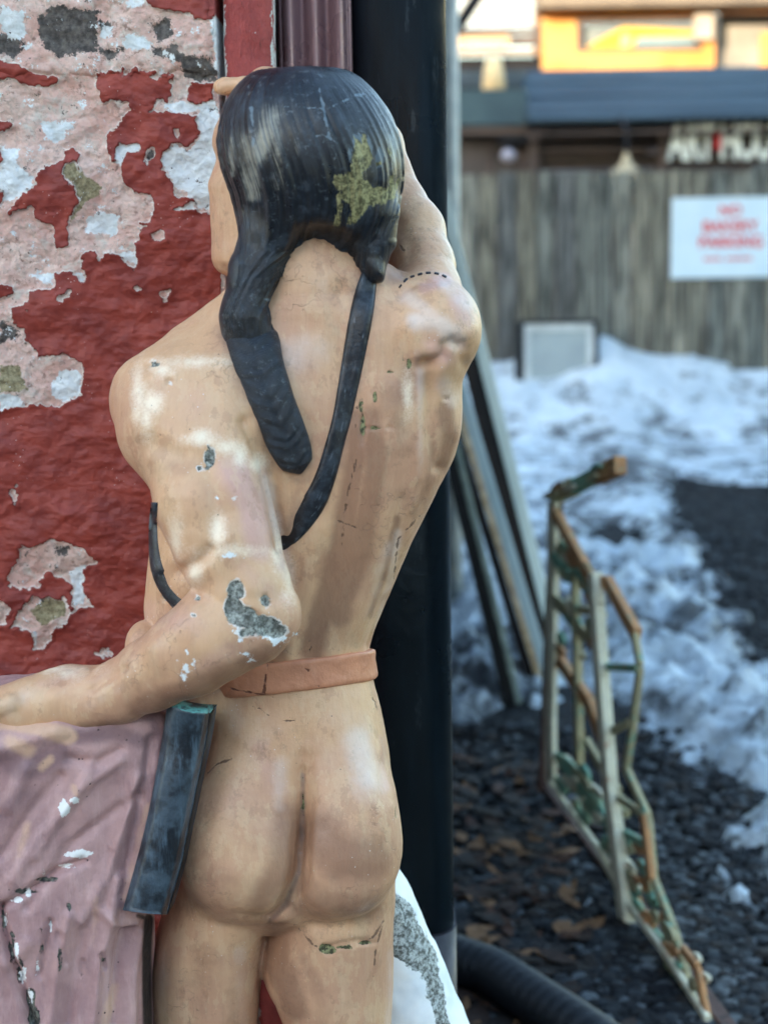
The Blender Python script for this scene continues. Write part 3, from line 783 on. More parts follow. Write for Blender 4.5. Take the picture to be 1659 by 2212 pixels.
sgn = thing('parking_sign', 'white rectangular sign with red lettering on the board fence', 'sign', tuple(pt(1575, 600, FY - .03)))
M_SIGN = simple('sign_white', lin(196, 214, 222), lin(186, 206, 216), 4, .4, .4)
M_SIGNRED = simple('sign_red', lin(214, 74, 72), lin(200, 66, 66), 6, .5, .3)
s00, s11 = pt(1448, 602, FY - .03), pt(1448, 428, FY - .03)
s10 = pt(1706, 596, FY - .03)
MB().box((s00[0], FY - .022, s00[2]), (s10[0], FY - .016, s11[2]), .002).build('plate', M_SIGN, sgn)
def text_mesh(name, body, size, loc, mat, parent, bold=.012, extr=.002, align='CENTER', rotz=0.0, xs=1.0):
    cu = bpy.data.curves.new('t', 'FONT')
    cu.body = body; cu.size = size; cu.extrude = extr; cu.offset = bold * size; cu.align_x = align; cu.align_y = 'CENTER'
    ob = bpy.data.objects.new('t', cu)
    COL.objects.link(ob)
    bpy.context.view_layer.update()
    dg = bpy.context.evaluated_depsgraph_get()
    me = bpy.data.meshes.new_from_object(ob.evaluated_get(dg))
    bpy.data.objects.remove(ob)
    v = np.array([(q.co.x * xs, -q.co.z, q.co.y) for q in me.vertices]) + np.array(loc)
    f = [tuple(p.vertices) for p in me.polygons]
    return link_mesh(name, v, f, mat, parent)
for (t_, px_, py_, sz) in (('NO', 1577, 455, .105), ('BAKERY', 1576, 490, .115), ('PARKING', 1578, 524, .115)):
    text_mesh('lettering', t_, sz, pt(px_, py_, FY - .025), M_SIGNRED, sgn, .02)
mb = MB()
for k in range(13):
    if k == 5: continue
    mb = MB()
    p = pt(1522 + k * 8.2, 560 - k * .14, FY - .025)
    mb.box((p[0] - .010, FY - .0245, p[2] - .012), (p[0] + .010, FY - .0225, p[2] + .012)).build('small_print', M_SIGNRED, sgn)

pa_ = thing('framed_panel', 'pale grey panel in a black frame standing in snow against the fence', 'panel', (pt(1205, 830, 10.85)[0], 10.85, .25))
M_PANEL = simple('panel_grey', lin(150, 162, 164), lin(138, 150, 154), 3, .5, .4)
M_BLACKF = simple('panel_frame', lin(22, 28, 32), lin(14, 18, 22), 5, .5, .4)
a_, b_ = pt(1122, 880, 10.9), pt(1288, 690, 10.9)
MB().box((a_[0] + .02, 10.88, a_[2] - .1), (b_[0] - .02, 10.93, b_[2] - .015)).build('face', M_PANEL, pa_)
for (lo_, hi_, nm) in (((a_[0] - .035, 10.85, a_[2] - .1), (a_[0] + .028, 10.95, b_[2]), 'frame_side'), ((b_[0] - .022, 10.85, a_[2] - .1), (b_[0] + .01, 10.95, b_[2]), 'frame_side'), ((a_[0] + .029, 10.85, b_[2] - .022), (b_[0] - .023, 10.95, b_[2]), 'frame_top')):
    MB().box(lo_, hi_, .004).build(nm, M_BLACKF, pa_)
for (lo_, hi_) in (((a_[0] + .03, 10.868, a_[2] - .1), (a_[0] + .075, 10.879, b_[2] - .024)), ((b_[0] - .068, 10.868, a_[2] - .1), (b_[0] - .024, 10.879, b_[2] - .024)), ((a_[0] + .076, 10.868, b_[2] - .075), (b_[0] - .069, 10.879, b_[2] - .024))):
    MB().box(lo_, hi_, .003).build('face_border', simple('panel_white', lin(206, 214, 214), None, 4, .5, .4) if 'panel_white' not in bpy.data.materials else bpy.data.materials['panel_white'], pa_)

# ---------------- buildings beyond the fence
def pxbox(mb, x0, x1, y0, y1, Y, d, bev=0.0):
    a, b = pt(x0, y1, Y), pt(x1, y0, Y)
    return mb.box((a[0], Y, a[2]), (b[0], Y + d, b[2]), bev)
M_ROOF = simple('roof_slate', lin(54, 72, 84), lin(42, 58, 70), 3, .55, .4, .004, 14, (.3, 3, 3))
M_BROWN = simple('beam_brown', lin(92, 80, 76), lin(70, 62, 60), 3, .7, .3)
M_BLK = simple('gap_black', lin(26, 28, 34), None, 3, .8, .2)
M_TANW = simple('siding_tan', lin(136, 120, 104), lin(112, 100, 90), 3, .7, .3)
M_LAV = simple('trim_lavender', lin(122, 120, 132), lin(98, 98, 110), 3, .7, .3)
M_WHT = simple('siding_white', lin(170, 168, 164), lin(156, 154, 150), 2, .6, .3)
M_LETTER = simple('letter_white', lin(206, 216, 212), None, 5, .5, .3)
M_LRED = simple('letter_red', lin(178, 42, 44), None, 5, .5, .3)
shop = thing('shop_building', 'low shop with slate blue porch roof and white capital letters beyond the fence', 'building', (3.4, 14.5, 0))
SYY = 14.0
e0, e1 = pt(1142, 262, SYY), pt(2300, 262, SYY)
# porch roof slabs, sloping up and back, one strip at a time
zlo, zhi = e0[2], pt(1142, 156, SYY + .9)[2]
for k in range(7):
    t0, t1 = k / 7, (k + 1) / 7
    a = np.array([(e0[0] + e1[0]) / 2, SYY + .9 * (t0 + t1) / 2, zlo + (zhi - zlo) * (t0 + t1) / 2])
    dv = np.array([0, .9, zhi - zlo]) / 7 / 2
    nn = np.cross((1, 0, 0), dv); nn /= np.linalg.norm(nn)
    MB().frame_box(a + nn * (.006 * (k % 2)), ((e1[0] - e0[0]) / 2, 0, 0), dv * .985, nn * .02).build('roof_strip', M_ROOF, shop)
for (x0, x1, y0, y1, dY, d, m_, nm) in ((1138, 2300, 266, 291, .02, .1, M_BROWN, 'fascia'), (1160, 2300, 292, 318, .5, .1, M_BLK, 'soffit'), (1160, 1400, 319, 331, .42, .1, M_BROWN, 'siding'), (1400, 1430, 319, 331, .42, .1, M_LAV, 'siding'), (1160, 2300, 332, 350, .40, .1, M_TANW, 'siding'), (1160, 2300, 351, 368, .38, .1, M_LAV, 'siding'), (1150, 2300, 369, 420, .36, .1, M_BLK, 'siding'), (1140, 1162, 292, 420, .3, .12, M_BROWN, 'porch_post'), (1425, 1437, 292, 420, .28, .12, M_BROWN, 'porch_post')):
    pxbox(MB(), x0, x1, y0, y1, SYY + dY, d).build(nm, m_, shop)
MB().box((e0[0] + .05, SYY + .96, 0), (e1[0], SYY + 3.2, zhi - .02)).build('wall', M_BROWN, shop)
lx = [1461, 1496, 1526, 1574, 1612, 1650, 1688, 1724]
for ch, q in zip('ARTHOUSE', lx):
    text_mesh('letter', ch, .46, pt(q, 311 - (q - 1462) * .016, SYY + .2), M_LETTER, shop, .03, .02, xs=.52)
mb = MB(); p = pt(1550, 306, SYY + .14)
mb.frame_box(p, (.026, 0, 0), (0, .02, 0), (0, 0, .085), .012).build('red_mark', M_LRED, shop)

lampo = thing('porch_lamp', 'shaded outdoor lamp hanging below the shop porch roof', 'lamp', tuple(pt(1352, 395, 13.6)))
c0 = pt(1352, 352, 13.6)
V, F = [], []
prof = [(.02, .09), (.03, .05), (.05, 0), (.13, -.07), (.29, -.12), (.30, -.14), (.05, -.13)]
for (r_, dz) in prof:
    for k in range(20): V.append((c0[0] + r_ * math.cos(k * math.pi / 10), c0[1] + r_ * math.sin(k * math.pi / 10), c0[2] + dz))
for i in range(len(prof) - 1):
    for k in range(20): F.append((i * 20 + k, i * 20 + (k + 1) % 20, (i + 1) * 20 + (k + 1) % 20, (i + 1) * 20 + k))
link_mesh('shade', V, F, simple('lamp_enamel', lin(168, 156, 128), lin(140, 124, 100), 6, .5, .4), lampo, True)
MB().tube([c0 + (0, 0, .05), c0 + (0, 0, .30), c0 + (0, .35, .42)], .022, 8).build('arm', M_BLK, lampo)
V, F = [], []
for i in range(6):
    for k in range(12):
        th = math.pi * i / 5
        V.append((c0[0] + .08 * math.sin(th + .01) * math.cos(k * math.pi / 6), c0[1] + .08 * math.sin(th + .01) * math.sin(k * math.pi / 6), c0[2] - .14 + .08 * math.cos(th)))
for i in range(5):
    for k in range(12): F.append((i * 12 + k, i * 12 + (k + 1) % 12, (i + 1) * 12 + (k + 1) % 12, (i + 1) * 12 + k))
link_mesh('bulb', V, F, simple('bulb_glass', lin(190, 200, 206), None, 5, .2, .5), lampo, True)

shed = thing('porch_wing', 'lower teal roofed wing left of the shop porch beyond the fence', 'building', (1.2, 14.0, 0))
for (x0, x1, y0, y1, dY, d, m_, nm) in ((900, 1138, 192, 272, .2, .4, simple('wing_fascia', lin(54, 78, 86), lin(44, 66, 76), 3, .6, .4), 'fascia'), (900, 1138, 273, 292, .25, .3, M_BROWN, 'soffit_board'), (900, 1138, 293, 760, .5, .2, simple('wing_wall', lin(78, 72, 70), lin(62, 58, 58), 3, .7, .3), 'wall'), (1078, 1142, 296, 310, .2, .2, M_BLK, 'bracket'), (1056, 1062, 310, 420, .45, .04, M_BROWN, 'batten'), (1120, 1137, 310, 420, .42, .06, M_BROWN, 'batten'), (900, 1138, 150, 191, .7, .2, simple('wing_upper', lin(72, 84, 92), lin(58, 70, 78), 3, .6, .3), 'upper_wall')):
    pxbox(MB(), x0, x1, y0, y1, SYY + dY, d).build(nm, m_, shed)
gl_ = MB(); pgl = pt(1098, 336, 14.15)
gl_.tube([pgl + (0, 0, -.06), pgl + (0, 0, -.045), pgl, pgl + (0, 0, .045), pgl + (0, 0, .06)], [.02, .055, .075, .055, .02], 14).build('globe_light', simple('globe_glass', lin(160, 160, 178), None, 4, .3, .5), shed, True)
jar = MB(); pj = pt(1066, 165, 14.3)
jar.tube([pj + (0, 0, -.13), pj + (0, 0, -.10), pj + (0, 0, .06), pj + (0, 0, .16)], [.10, .11, .09, .07], 14).build('wall_lantern', simple('lantern_cream', lin(222, 196, 150), lin(200, 172, 128), 4, .5, .3), shed, True)

M_ORW = simple('orange_stucco', lin(190, 142, 86), lin(176, 122, 66), 1.5, .8, .2)
orange = thing('orange_house', 'sunlit orange stucco house with a long window above the shop roof', 'house', (5, 18.5, 0))
OY = 18.0
zbot = 0
a, b = pt(1174, 156, OY), pt(1545, 40, OY)
wz0, wz1 = pt(1300, 112, OY)[2], pt(1300, 40, OY)[2]
xw0, xw1 = pt(1244, 80, OY)[0], pt(1515, 80, OY)[0]
MB().box((a[0], OY, 0), (b[0], OY + .25, wz0)).box((a[0], OY, wz1), (b[0], OY + .25, 5.6)).box((a[0], OY, wz0), (xw0, OY + .25, wz1)).box((xw1, OY, wz0), (b[0], OY + .25, wz1)).build('wall', M_ORW, orange)
fr = MB()
for (lo_, hi_) in (((xw0 + .002, OY - .02, wz0 + .002), (xw0 + .06, OY + .1, wz1 - .002)), ((xw1 - .06, OY - .02, wz0 + .002), (xw1 - .002, OY + .1, wz1 - .002)), ((xw0 + .061, OY - .02, wz0 + .002), (xw1 - .061, OY + .1, wz0 + .05)), ((xw0 + .061, OY - .02, wz1 - .06), (xw1 - .061, OY + .1, wz1 - .002))): fr.box(lo_, hi_)
wf = fr.build('window', M_BROWN, orange)
MB().box((xw0 + .061, OY + .12, wz0 + .051), (xw1 - .061, OY + .125, wz1 - .061)).build('pane', simple('pane_dark', lin(120, 128, 128), lin(96, 104, 108), 1.2, .15, .5), wf)
p0, p1 = pt(1330, 60, OY + .08), pt(1500, 108, OY + .08)
yl = MB()
def pxpoly(L, Y, d):
    v = [pt(a_, b_, Y) for a_, b_ in L]
    k = len(v)
    v2 = [q + np.array([0, d, 0]) for q in v]
    return [tuple(q) for q in v + v2], [tuple(range(k)), tuple(range(2 * k - 1, k - 1, -1))] + [(i, k + i, k + (i + 1) % k, (i + 1) % k) for i in range(k)]
v, f = pxpoly([(1258, 106), (1300, 82), (1345, 58), (1400, 60), (1500, 66), (1500, 106)], OY + .05, .03)
link_mesh('yellow_awning', v, f, simple('awning_yellow', lin(200, 158, 54), lin(186, 142, 48), 1.5, .7, .2), wf)
v, f = pxpoly([(1366, 108), (1376, 80), (1500, 78), (1500, 104)], OY + .03, .015)
link_mesh('lower_pane', v, f, simple('pane_blue', lin(104, 126, 134), lin(90, 112, 122), 1.2, .3, .5), wf)
v, f = pxpoly([(1338, 104), (1342, 74), (1362, 72), (1360, 104)], OY + .03, .015)
link_mesh('green_mark', v, f, simple('mark_green', lin(156, 186, 120), None, 1.2, .5, .3), wf)
pxbox(MB(), 1170, 1900, 17, 30, OY - .25, .3).build('eave_trim', simple('eave_orange', lin(206, 152, 96), None, 2, .7, .3), orange)
pxbox(MB(), 1165, 1900, -30, 16, OY - .5, .6).build('eave', simple('eave_brown', lin(110, 100, 88), lin(92, 84, 76), 2, .7, .3), orange)
grey_h = thing('grey_house', 'grey house wall with an orange shutter beside the orange house', 'house', (7, 19, 0))
pxbox(MB(), 1546, 2300, 17, 400, OY + .3, .3).build('wall', simple('grey_stucco', lin(150, 146, 138), lin(110, 108, 104), 1.2, .8, .2), grey_h)
pxbox(MB(), 1546, 2300, 20, 36, OY + .2, .1).build('beam', M_BLK, grey_h)
pxbox(MB(), 1640, 1680, 70, 200, OY + .25, .05).build('shutter', M_ORW, grey_h)
pxbox(MB(), 1500, 1542, -10, 84, OY - .15, .12).build('grey_pillar', simple('pillar_grey', lin(166, 160, 152), None, 2, .8, .2), orange)

white_h = thing('white_house', 'white clapboard house with brown eaves beyond the porch wing', 'house', (2.2, 20, 0))
HYY = 20.0
for k in range(9): pxbox(MB(), 960, 1166, 42 - k * 14, 55 - k * 14, HYY + .02 * (k % 2), .1).build('clapboard', M_WHT, white_h)
for (x0, x1, y0, y1, dY, m_, nm) in ((960, 1168, 56, 74, -.3, M_BROWN, 'eave'), (960, 1100, 75, 102, -.2, simple('band_beige', lin(188, 168, 140), lin(170, 150, 124), 2, .7, .3), 'band'), (1101, 1168, 75, 98, -.25, M_BROWN, 'band'), (960, 1166, 103, 120, -.22, simple('band_brown', lin(136, 112, 94), None, 2, .7, .3), 'band'), (960, 1168, 121, 420, -.1, M_BLK, 'lower_wall'), (1154, 1172, -80, 150, -.05, simple('corner_brown', lin(128, 96, 74), None, 2, .7, .3), 'corner_board')):
    pxbox(MB(), x0, x1, y0, y1, HYY + dY, .15).build(nm, m_, white_h)
ba, bb = pt(978, 75, 13.0), pt(1040, -20, 13.0)
br_ = MB().bar(ba, bb, .10, .10, (0, 1, 0)).build('roof_brace', M_BLK, shed)

# ---------------- unseen terrace added behind the viewer to keep the yard in the shade
row = thing('shade_terrace', 'long dark brick terrace added out of view to shade the yard', 'building', (-18, -21, 0))
n = NT('terrace_brick', .85, .2)
bt = n.node('ShaderNodeTexBrick')
n.put(bt.inputs['Vector'], n.map(n.obj(), (1, 1, 1), (0, 0, 0), (R(90), 0, 0)))
bt.inputs['Scale'].default_value = 4.0
bt.inputs['Color1'].default_value = lin(128, 92, 78)
bt.inputs['Color2'].default_value = lin(106, 76, 66)
bt.inputs['Mortar'].default_value = lin(150, 140, 130)
M_TERR = n.done(bt.outputs['Color'], .85)
MB().box((-56, -26, 0), (16, -18, TERR_H)).build('wall', M_TERR, row)
for i in range(15):
    for z in (1.0, 4.4):
        f = MB().box((-44 + i * 4.0, -18.02, z), (-42.6 + i * 4.0, -17.96, z + 2.0)).build('window', M_WHT, row)
        MB().box((-43.9 + i * 4.0, -17.975, z + .1), (-42.7 + i * 4.0, -17.95, z + 1.9)).build('pane', bpy.data.materials['pane_dark'], f)
# ================================================================== the statue
class Vol:
    """a grid of signed distances that shapes are blended into; mesh() pulls out its surface"""
    def __init__(s, lo, hi, h):
        s.lo = np.array(lo, float); s.h = h
        s.n = np.ceil((np.array(hi) - s.lo) / h).astype(int) + 1
        s.d = np.full(s.n, 0.5, np.float32)
        s.ax = [(s.lo[i] + h * np.arange(s.n[i])).astype(np.float32) for i in range(3)]
    def win(s, lo, hi):
        a = np.clip(np.floor((np.array(lo) - s.lo) / s.h).astype(int), 0, s.n)
        b = np.clip(np.ceil((np.array(hi) - s.lo) / s.h).astype(int) + 1, 0, s.n)
        sl = tuple(slice(a[i], b[i]) for i in range(3))
        return sl, s.ax[0][sl[0]][:, None, None], s.ax[1][sl[1]][None, :, None], s.ax[2][sl[2]][None, None, :]
    def op(s, sl, d, k, mode='add'):
        a = s.d[sl]
        if a.size == 0: return
        if mode == 'add':
            if k > 0:
                h = np.maximum(k - np.abs(a - d), 0) / k
                s.d[sl] = np.minimum(a, d) - h * h * (k * 0.25)
            else: s.d[sl] = np.minimum(a, d)
        else:
            d = -d
            h = np.maximum(k - np.abs(a - d), 0) / max(k, 1e-6)
            s.d[sl] = np.maximum(a, d) + h * h * (k * 0.25)
    def cone(s, a, b, r1, r2, k=0.02, mode='add'):
        a, b = np.array(a, np.float32), np.array(b, np.float32)
        mg = max(r1, r2) + k + 0.012
        sl, x, y, z = s.win(np.minimum(a, b) - mg, np.maximum(a, b) + mg)
        v = b - a
        L = float(v @ v) + 1e-12
        t = np.clip(((x - a[0]) * v[0] + (y - a[1]) * v[1] + (z - a[2]) * v[2]) / L, 0, 1)
        d = np.sqrt((x - a[0] - t * v[0]) ** 2 + (y - a[1] - t * v[1]) ** 2 + (z - a[2] - t * v[2]) ** 2) - (r1 + (r2 - r1) * t)
        s.op(sl, d, k, mode)
    def ell(s, c, r, k=0.02, rot=None, mode='add'):
        c, r = np.array(c, np.float32), np.array(r, np.float32)
        mg = r.max() + k + 0.012
        sl, x, y, z = s.win(c - mg, c + mg)
        x, y, z = x - c[0], y - c[1], z - c[2]
        if rot is not None:
            M = np.array(rot, np.float32)       # rows: local axes
            x, y, z = (M[i][0] * x + M[i][1] * y + M[i][2] * z for i in range(3))
        k0 = np.sqrt((x / r[0]) ** 2 + (y / r[1]) ** 2 + (z / r[2]) ** 2)
        k1 = np.sqrt((x / r[0] ** 2) ** 2 + (y / r[1] ** 2) ** 2 + (z / r[2] ** 2) ** 2) + 1e-9
        s.op(sl, k0 * (k0 - 1) / k1, k, mode)
    def chain(s, P, k=0.012, k_in=None):
        """P: rows (px, py, depth, radius in px)"""
        w_ = [(pt(p[0], p[1], p[2]), p[3] * mpp(p[2])) for p in P]
        for i in range(len(w_) - 1):
            s.cone(w_[i][0], w_[i + 1][0], w_[i][1], w_[i + 1][1], k if i == 0 or k_in is None else k_in)
    def loft(s, rows, k=0.02, p=2.2, mode='add', ret=False):
        """rows: (py, x left, x right, depth centre, half depth)"""
        rr = []
        for (py, xl, xr, Yc, b) in rows:
            A, B = pt(xl, py, Yc), pt(xr, py, Yc)
            rr.append(((A[2] + B[2]) / 2, (A[0] + B[0]) / 2, abs(B[0] - A[0]) / 2, Yc, b))
        rr = np.array(sorted(rr))
        z = rr[:, 0]
        a_lo = np.array([(rr[:, 1] - rr[:, 2]).min(), (rr[:, 3] - rr[:, 4]).min(), z[0]]) - 0.05
        a_hi = np.array([(rr[:, 1] + rr[:, 2]).max(), (rr[:, 3] + rr[:, 4]).max(), z[-1]]) + 0.05
        sl, x, y, zz = s.win(a_lo, a_hi)
        zz1 = zz.ravel().astype(float)
        def herm(v):
            m_ = np.gradient(v, z)
            i = np.clip(np.searchsorted(z, zz1) - 1, 0, len(z) - 2)
            h = z[i + 1] - z[i]
            t = np.clip((zz1 - z[i]) / h, 0, 1)
            return ((2 * t ** 3 - 3 * t ** 2 + 1) * v[i] + (t ** 3 - 2 * t ** 2 + t) * h * m_[i]
                    + (-2 * t ** 3 + 3 * t ** 2) * v[i + 1] + (t ** 3 - t ** 2) * h * m_[i + 1]).astype(np.float32)[None, None, :]
        cx, a, cy, b = (herm(rr[:, i]) for i in (1, 2, 3, 4))
        u, v = x - cx, y - cy
        ln = np.sqrt(u * u + v * v) + 1e-6
        r = ((np.abs(u) / a) ** p + (np.abs(v) / b) ** p) ** (1 / p) + 1e-6
        d = ln * (1 - 1 / r)
        d = np.where(r < 0.2, -np.minimum(a, b) * 0.8, d).astype(np.float32)
        cap = np.maximum(zz - np.float32(z[-1]), np.float32(z[0]) - zz)
        d = np.maximum(d, cap)
        if ret: return sl, d
        s.op(sl, d, k, mode)
    def mesh(s):
        d = s.d
        sg = d < 0
        c = np.zeros(tuple(np.array(d.shape) - 1), np.uint8)
        for i in (0, 1):
            for j in (0, 1):
                for k in (0, 1):
                    c += sg[i:d.shape[0] - 1 + i, j:d.shape[1] - 1 + j, k:d.shape[2] - 1 + k]
        act = (c > 0) & (c < 8)
        I = np.argwhere(act)
        idx = np.full(c.shape, -1, np.int32)
        idx[act] = np.arange(len(I), dtype=np.int32)
        cor = [(i, j, k) for i in (0, 1) for j in (0, 1) for k in (0, 1)]
        val = {q: d[I[:, 0] + q[0], I[:, 1] + q[1], I[:, 2] + q[2]] for q in cor}
        acc = np.zeros((len(I), 3)); cnt = np.zeros(len(I))
        for q in cor:
            for ax in range(3):
                if q[ax] == 0:
                    r = list(q); r[ax] = 1; r = tuple(r)
                    a, b = val[q].astype(float), val[r].astype(float)
                    cr = (a < 0) != (b < 0)
                    t = np.where(cr, a / (a - b + 1e-20), 0)
                    p = np.zeros((len(I), 3)) + np.array(q, float)
                    p[:, ax] = t
                    acc[cr] += p[cr]; cnt[cr] += 1
        V = s.lo + (I + acc / cnt[:, None]) * s.h
        F = []
        for ax in range(3):
            o1, o2 = (ax + 1) % 3, (ax + 2) % 3
            a0 = [slice(None)] * 3; a1 = [slice(None)] * 3
            a0[ax] = slice(0, -1); a1[ax] = slice(1, None)
            for ss in (a0, a1):
                ss[o1] = slice(1, -1); ss[o2] = slice(1, -1)
            A, B = sg[tuple(a0)], sg[tuple(a1)]
            for flip in (False, True):
                E = np.argwhere((A & ~B) if not flip else (~A & B))
                if not len(E): continue
                e = E.copy(); e[:, o1] += 1; e[:, o2] += 1
                qs = []
                for (d1, d2) in ((-1, -1), (0, -1), (0, 0), (-1, 0)):
                    g = e.copy(); g[:, o1] += d1; g[:, o2] += d2
                    qs.append(idx[g[:, 0], g[:, 1], g[:, 2]])
                q = np.stack(qs, 1)
                if flip: q = q[:, ::-1]
                F.append(q[(q >= 0).all(1)])
        return V, np.concatenate(F)

def normals(V, F):
    n = np.cross(V[F[:, 2]] - V[F[:, 0]], V[F[:, 3]] - V[F[:, 1]])
    out = np.zeros_like(V)
    for k in range(4):
        for c in range(3):
            out[:, c] += np.bincount(F[:, k], n[:, c], len(V))
    return out / (np.linalg.norm(out, axis=1)[:, None] + 1e-12)
def relax(V, F, it=2, lam=0.5):
    deg = np.zeros(len(V))
    for k in range(4): deg += np.bincount(F[:, k], minlength=len(V)) * 2
    for i in range(it):
        for l in (lam, -lam * 1.02):
            acc = np.zeros_like(V)
            for k in range(4):
                for nb in (F[:, (k + 1) % 4], F[:, (k + 3) % 4]):
                    for c in range(3): acc[:, c] += np.bincount(F[:, k], V[nb, c], len(V))
            V = V + l * (acc / deg[:, None] - V)
    return V
def facing(V, Nn):
    v = V - CAM
    v /= np.linalg.norm(v, axis=1)[:, None]
    c = -(v * Nn).sum(1)
    t = np.clip((c + 0.05) / 0.3, 0, 1)
    return t * t * (3 - 2 * t)
def strokes(V, F, ST, ymax=None, ymin=None):
    """sculpting strokes: (points, width px, height mm): raise or cut the surface along a line"""
    Nn = normals(V, F)
    x, y = proj(V)
    fc = facing(V, Nn)
    h = np.zeros(len(V))
    for (P, wd, amp) in ST:
        d = seg_dist(x, y, P)
        h += amp * 0.001 * np.exp(-(d / wd) ** 2)
    if ymax is not None: fc = fc * (V[:, 1] < ymax)
    return V + Nn * (h * fc)[:, None]
def soft(x, y, L):
    o = np.zeros(x.shape)
    for (P, wd, amp) in L:
        o = np.maximum(o, amp * np.exp(-(seg_dist(x, y, P if len(P) > 1 else P * 2) / wd) ** 2))
    return o

statue = thing('statue', 'weathered painted concrete statue seen from behind, hand shading its brow, long black braids', 'statue', tuple(pt(600, 1900, 1.72) * (1, 1, 0)))

YB = 1.70
# ---------------- body: torso, legs, arms, head and hands as one blended surface
body = Vol((-0.56, 1.44, 0.03), (0.16, 1.97, 1.735), 0.0025)
TORSO = [
    (628, 600, 800, YB + .00, .060), (650, 545, 890, YB + .00, .075), (690, 480, 945, YB, .086), (720, 420, 975, YB, .092), (770, 372, 992, YB, .098),
    (830, 358, 998, YB, .103), (900, 352, 998, YB, .106), (980, 347, 984, YB, .107), (1060, 340, 946, YB, .105),
    (1130, 332, 910, YB, .102), (1200, 324, 878, YB + .002, .099), (1260, 318, 851, YB + .004, .095), (1330, 318, 822, YB + .006, .090),
    (1380, 345, 804, YB + .008, .087), (1430, 392, 798, YB + .008, .087), (1480, 428, 808, YB + .006, .090), (1540, 440, 824, YB + .004, .096),
    (1600, 434, 836, YB, .098), (1680, 420, 847, YB + .004, .098), (1760, 402, 856, YB + .006, .096), (1840, 386, 857, YB + .006, .096),
    (1900, 378, 853, YB, .094), (1940, 372, 851, YB + .005, .080), (1975, 380, 846, YB + .01, .06)]
body.loft(TORSO, 0.02, 2.35)
# thighs and shins
body.loft([(1890, 378, 612, YB + .01, .085), (1940, 362, 602, YB + .01, .090), (2000, 342, 582, YB + .01, .090), (2060, 329, 572, YB + .01, .088), (2130, 322, 565, YB + .01, .086),
           (2212, 327, 556, YB + .01, .082), (2400, 345, 535, YB + .02, .070), (2600, 360, 520, YB + .02, .062), (2850, 360, 525, YB + .0, .064), (3200, 385, 485, YB + .01, .042), (3330, 385, 490, YB, .05)], 0.006, 2.2)
body.loft([(1890, 606, 852, YB + .01, .085), (1940, 598, 851, YB + .01, .090), (2000, 578, 850, YB + .01, .090), (2060, 566, 850, YB + .01, .088), (2100, 570, 850, YB + .01, .087),
           (2150, 594, 849, YB + .01, .085), (2212, 618, 846, YB + .01, .082), (2400, 640, 830, YB + .02, .070), (2600, 655, 815, YB + .02, .062), (2850, 650, 815, YB, .064), (3200, 680, 775, YB + .01, .042), (3330, 680, 780, YB, .05)], 0.006, 2.2)
for xx in (437, 730):
    a = pt(xx, 3330, YB)
    body.cone(a + (0, -.01, -.03), a + (-.03, .17, -.05), .042, .030, .03)
# buttocks
body.ell(pt(518, 1790, 1.640), (.070, .070, .092), .030)
body.ell(pt(744, 1786, 1.640), (.064, .068, .092), .030)
body.ell(pt(526, 1862, 1.630), (.066, .062, .054), .036)
body.ell(pt(738, 1860, 1.630), (.060, .060, .054), .034)
body.ell(pt(592, 1850, 1.628), (.032, .052, .070), .022)
body.ell(pt(708, 1845, 1.630), (.030, .052, .070), .022)
a5 = R(4)
body.ell(pt(650, 1826, 1.574), (.0055, .030, .074), .016, ((math.cos(a5), 0, -math.sin(a5)), (0, 1, 0), (math.sin(a5), 0, math.cos(a5))), 'sub')
body.cone(pt(656, 1640, 1.604), pt(654, 1740, 1.588), .002, .006, .014, 'sub')
body.cone(pt(654, 1740, 1.590), pt(649, 1890, 1.582), .006, .007, .010, 'sub')
body.cone(pt(654, 1740, 1.580), pt(649, 1890, 1.570), .004, .006, .012, 'sub')
body.cone(pt(649, 1890, 1.576), pt(600, 1985, 1.592), .007, .009, .012, 'sub')
# neck and shoulder slope
body.cone(pt(668, 520, 1.690), pt(690, 720, 1.688), .062, .070, .03)
body.cone(pt(640, 640, 1.680), pt(440, 775, 1.680), .052, .046, .05)
body.cone(pt(740, 650, 1.680), pt(880, 690, 1.680), .046, .046, .05)
# left shoulder, upper arm, forearm, wrist
body.chain([(352, 868, 1.652, 112), (372, 930, 1.632, 112), (440, 1000, 1.606, 120), (462, 1080, 1.584, 126), (490, 1170, 1.568, 115), (528, 1260, 1.556, 99), (560, 1318, 1.551, 83)], 0.03, 0.008)
body.ell(pt(470, 880, 1.620), (.075, .055, .060), .05)                              # shoulder blade mass
body.chain([(560, 1320, 1.551, 81), (530, 1335, 1.546, 90), (470, 1368, 1.545, 102), (410, 1410, 1.552, 95), (330, 1455, 1.568, 78), (260, 1492, 1.582, 68), (190, 1515, 1.592, 63), (110, 1518, 1.594, 60)], 0.010, 0.010)
body.cone(pt(606, 1338, 1.540), pt(560, 1366, 1.540), .018, .030, .02)              # elbow point
body.chain([(250, 1475, 1.615, 40), (150, 1490, 1.618, 46), (60, 1510, 1.615, 46)], 0.02)
body.chain([(120, 1518, 1.600, 62), (50, 1532, 1.595, 58), (10, 1530, 1.592, 48)], 0.012)   # back of the hand
for i, (dy, yy) in enumerate(((0, 1.570), (6, 1.592), (10, 1.614), (22, 1.634))):    # curled fingers
    body.chain([(30, 1520 + dy, yy, 20), (-22, 1535 + dy, yy - .003, 18), (-48, 1580 + dy, yy - .003, 16), (-40, 1625 + dy - i * 5, yy + .004, 14)], 0.004)
body.chain([(120, 1530, 1.640, 20), (60, 1550, 1.655, 18), (5, 1560, 1.660, 15)], 0.006)      # thumb
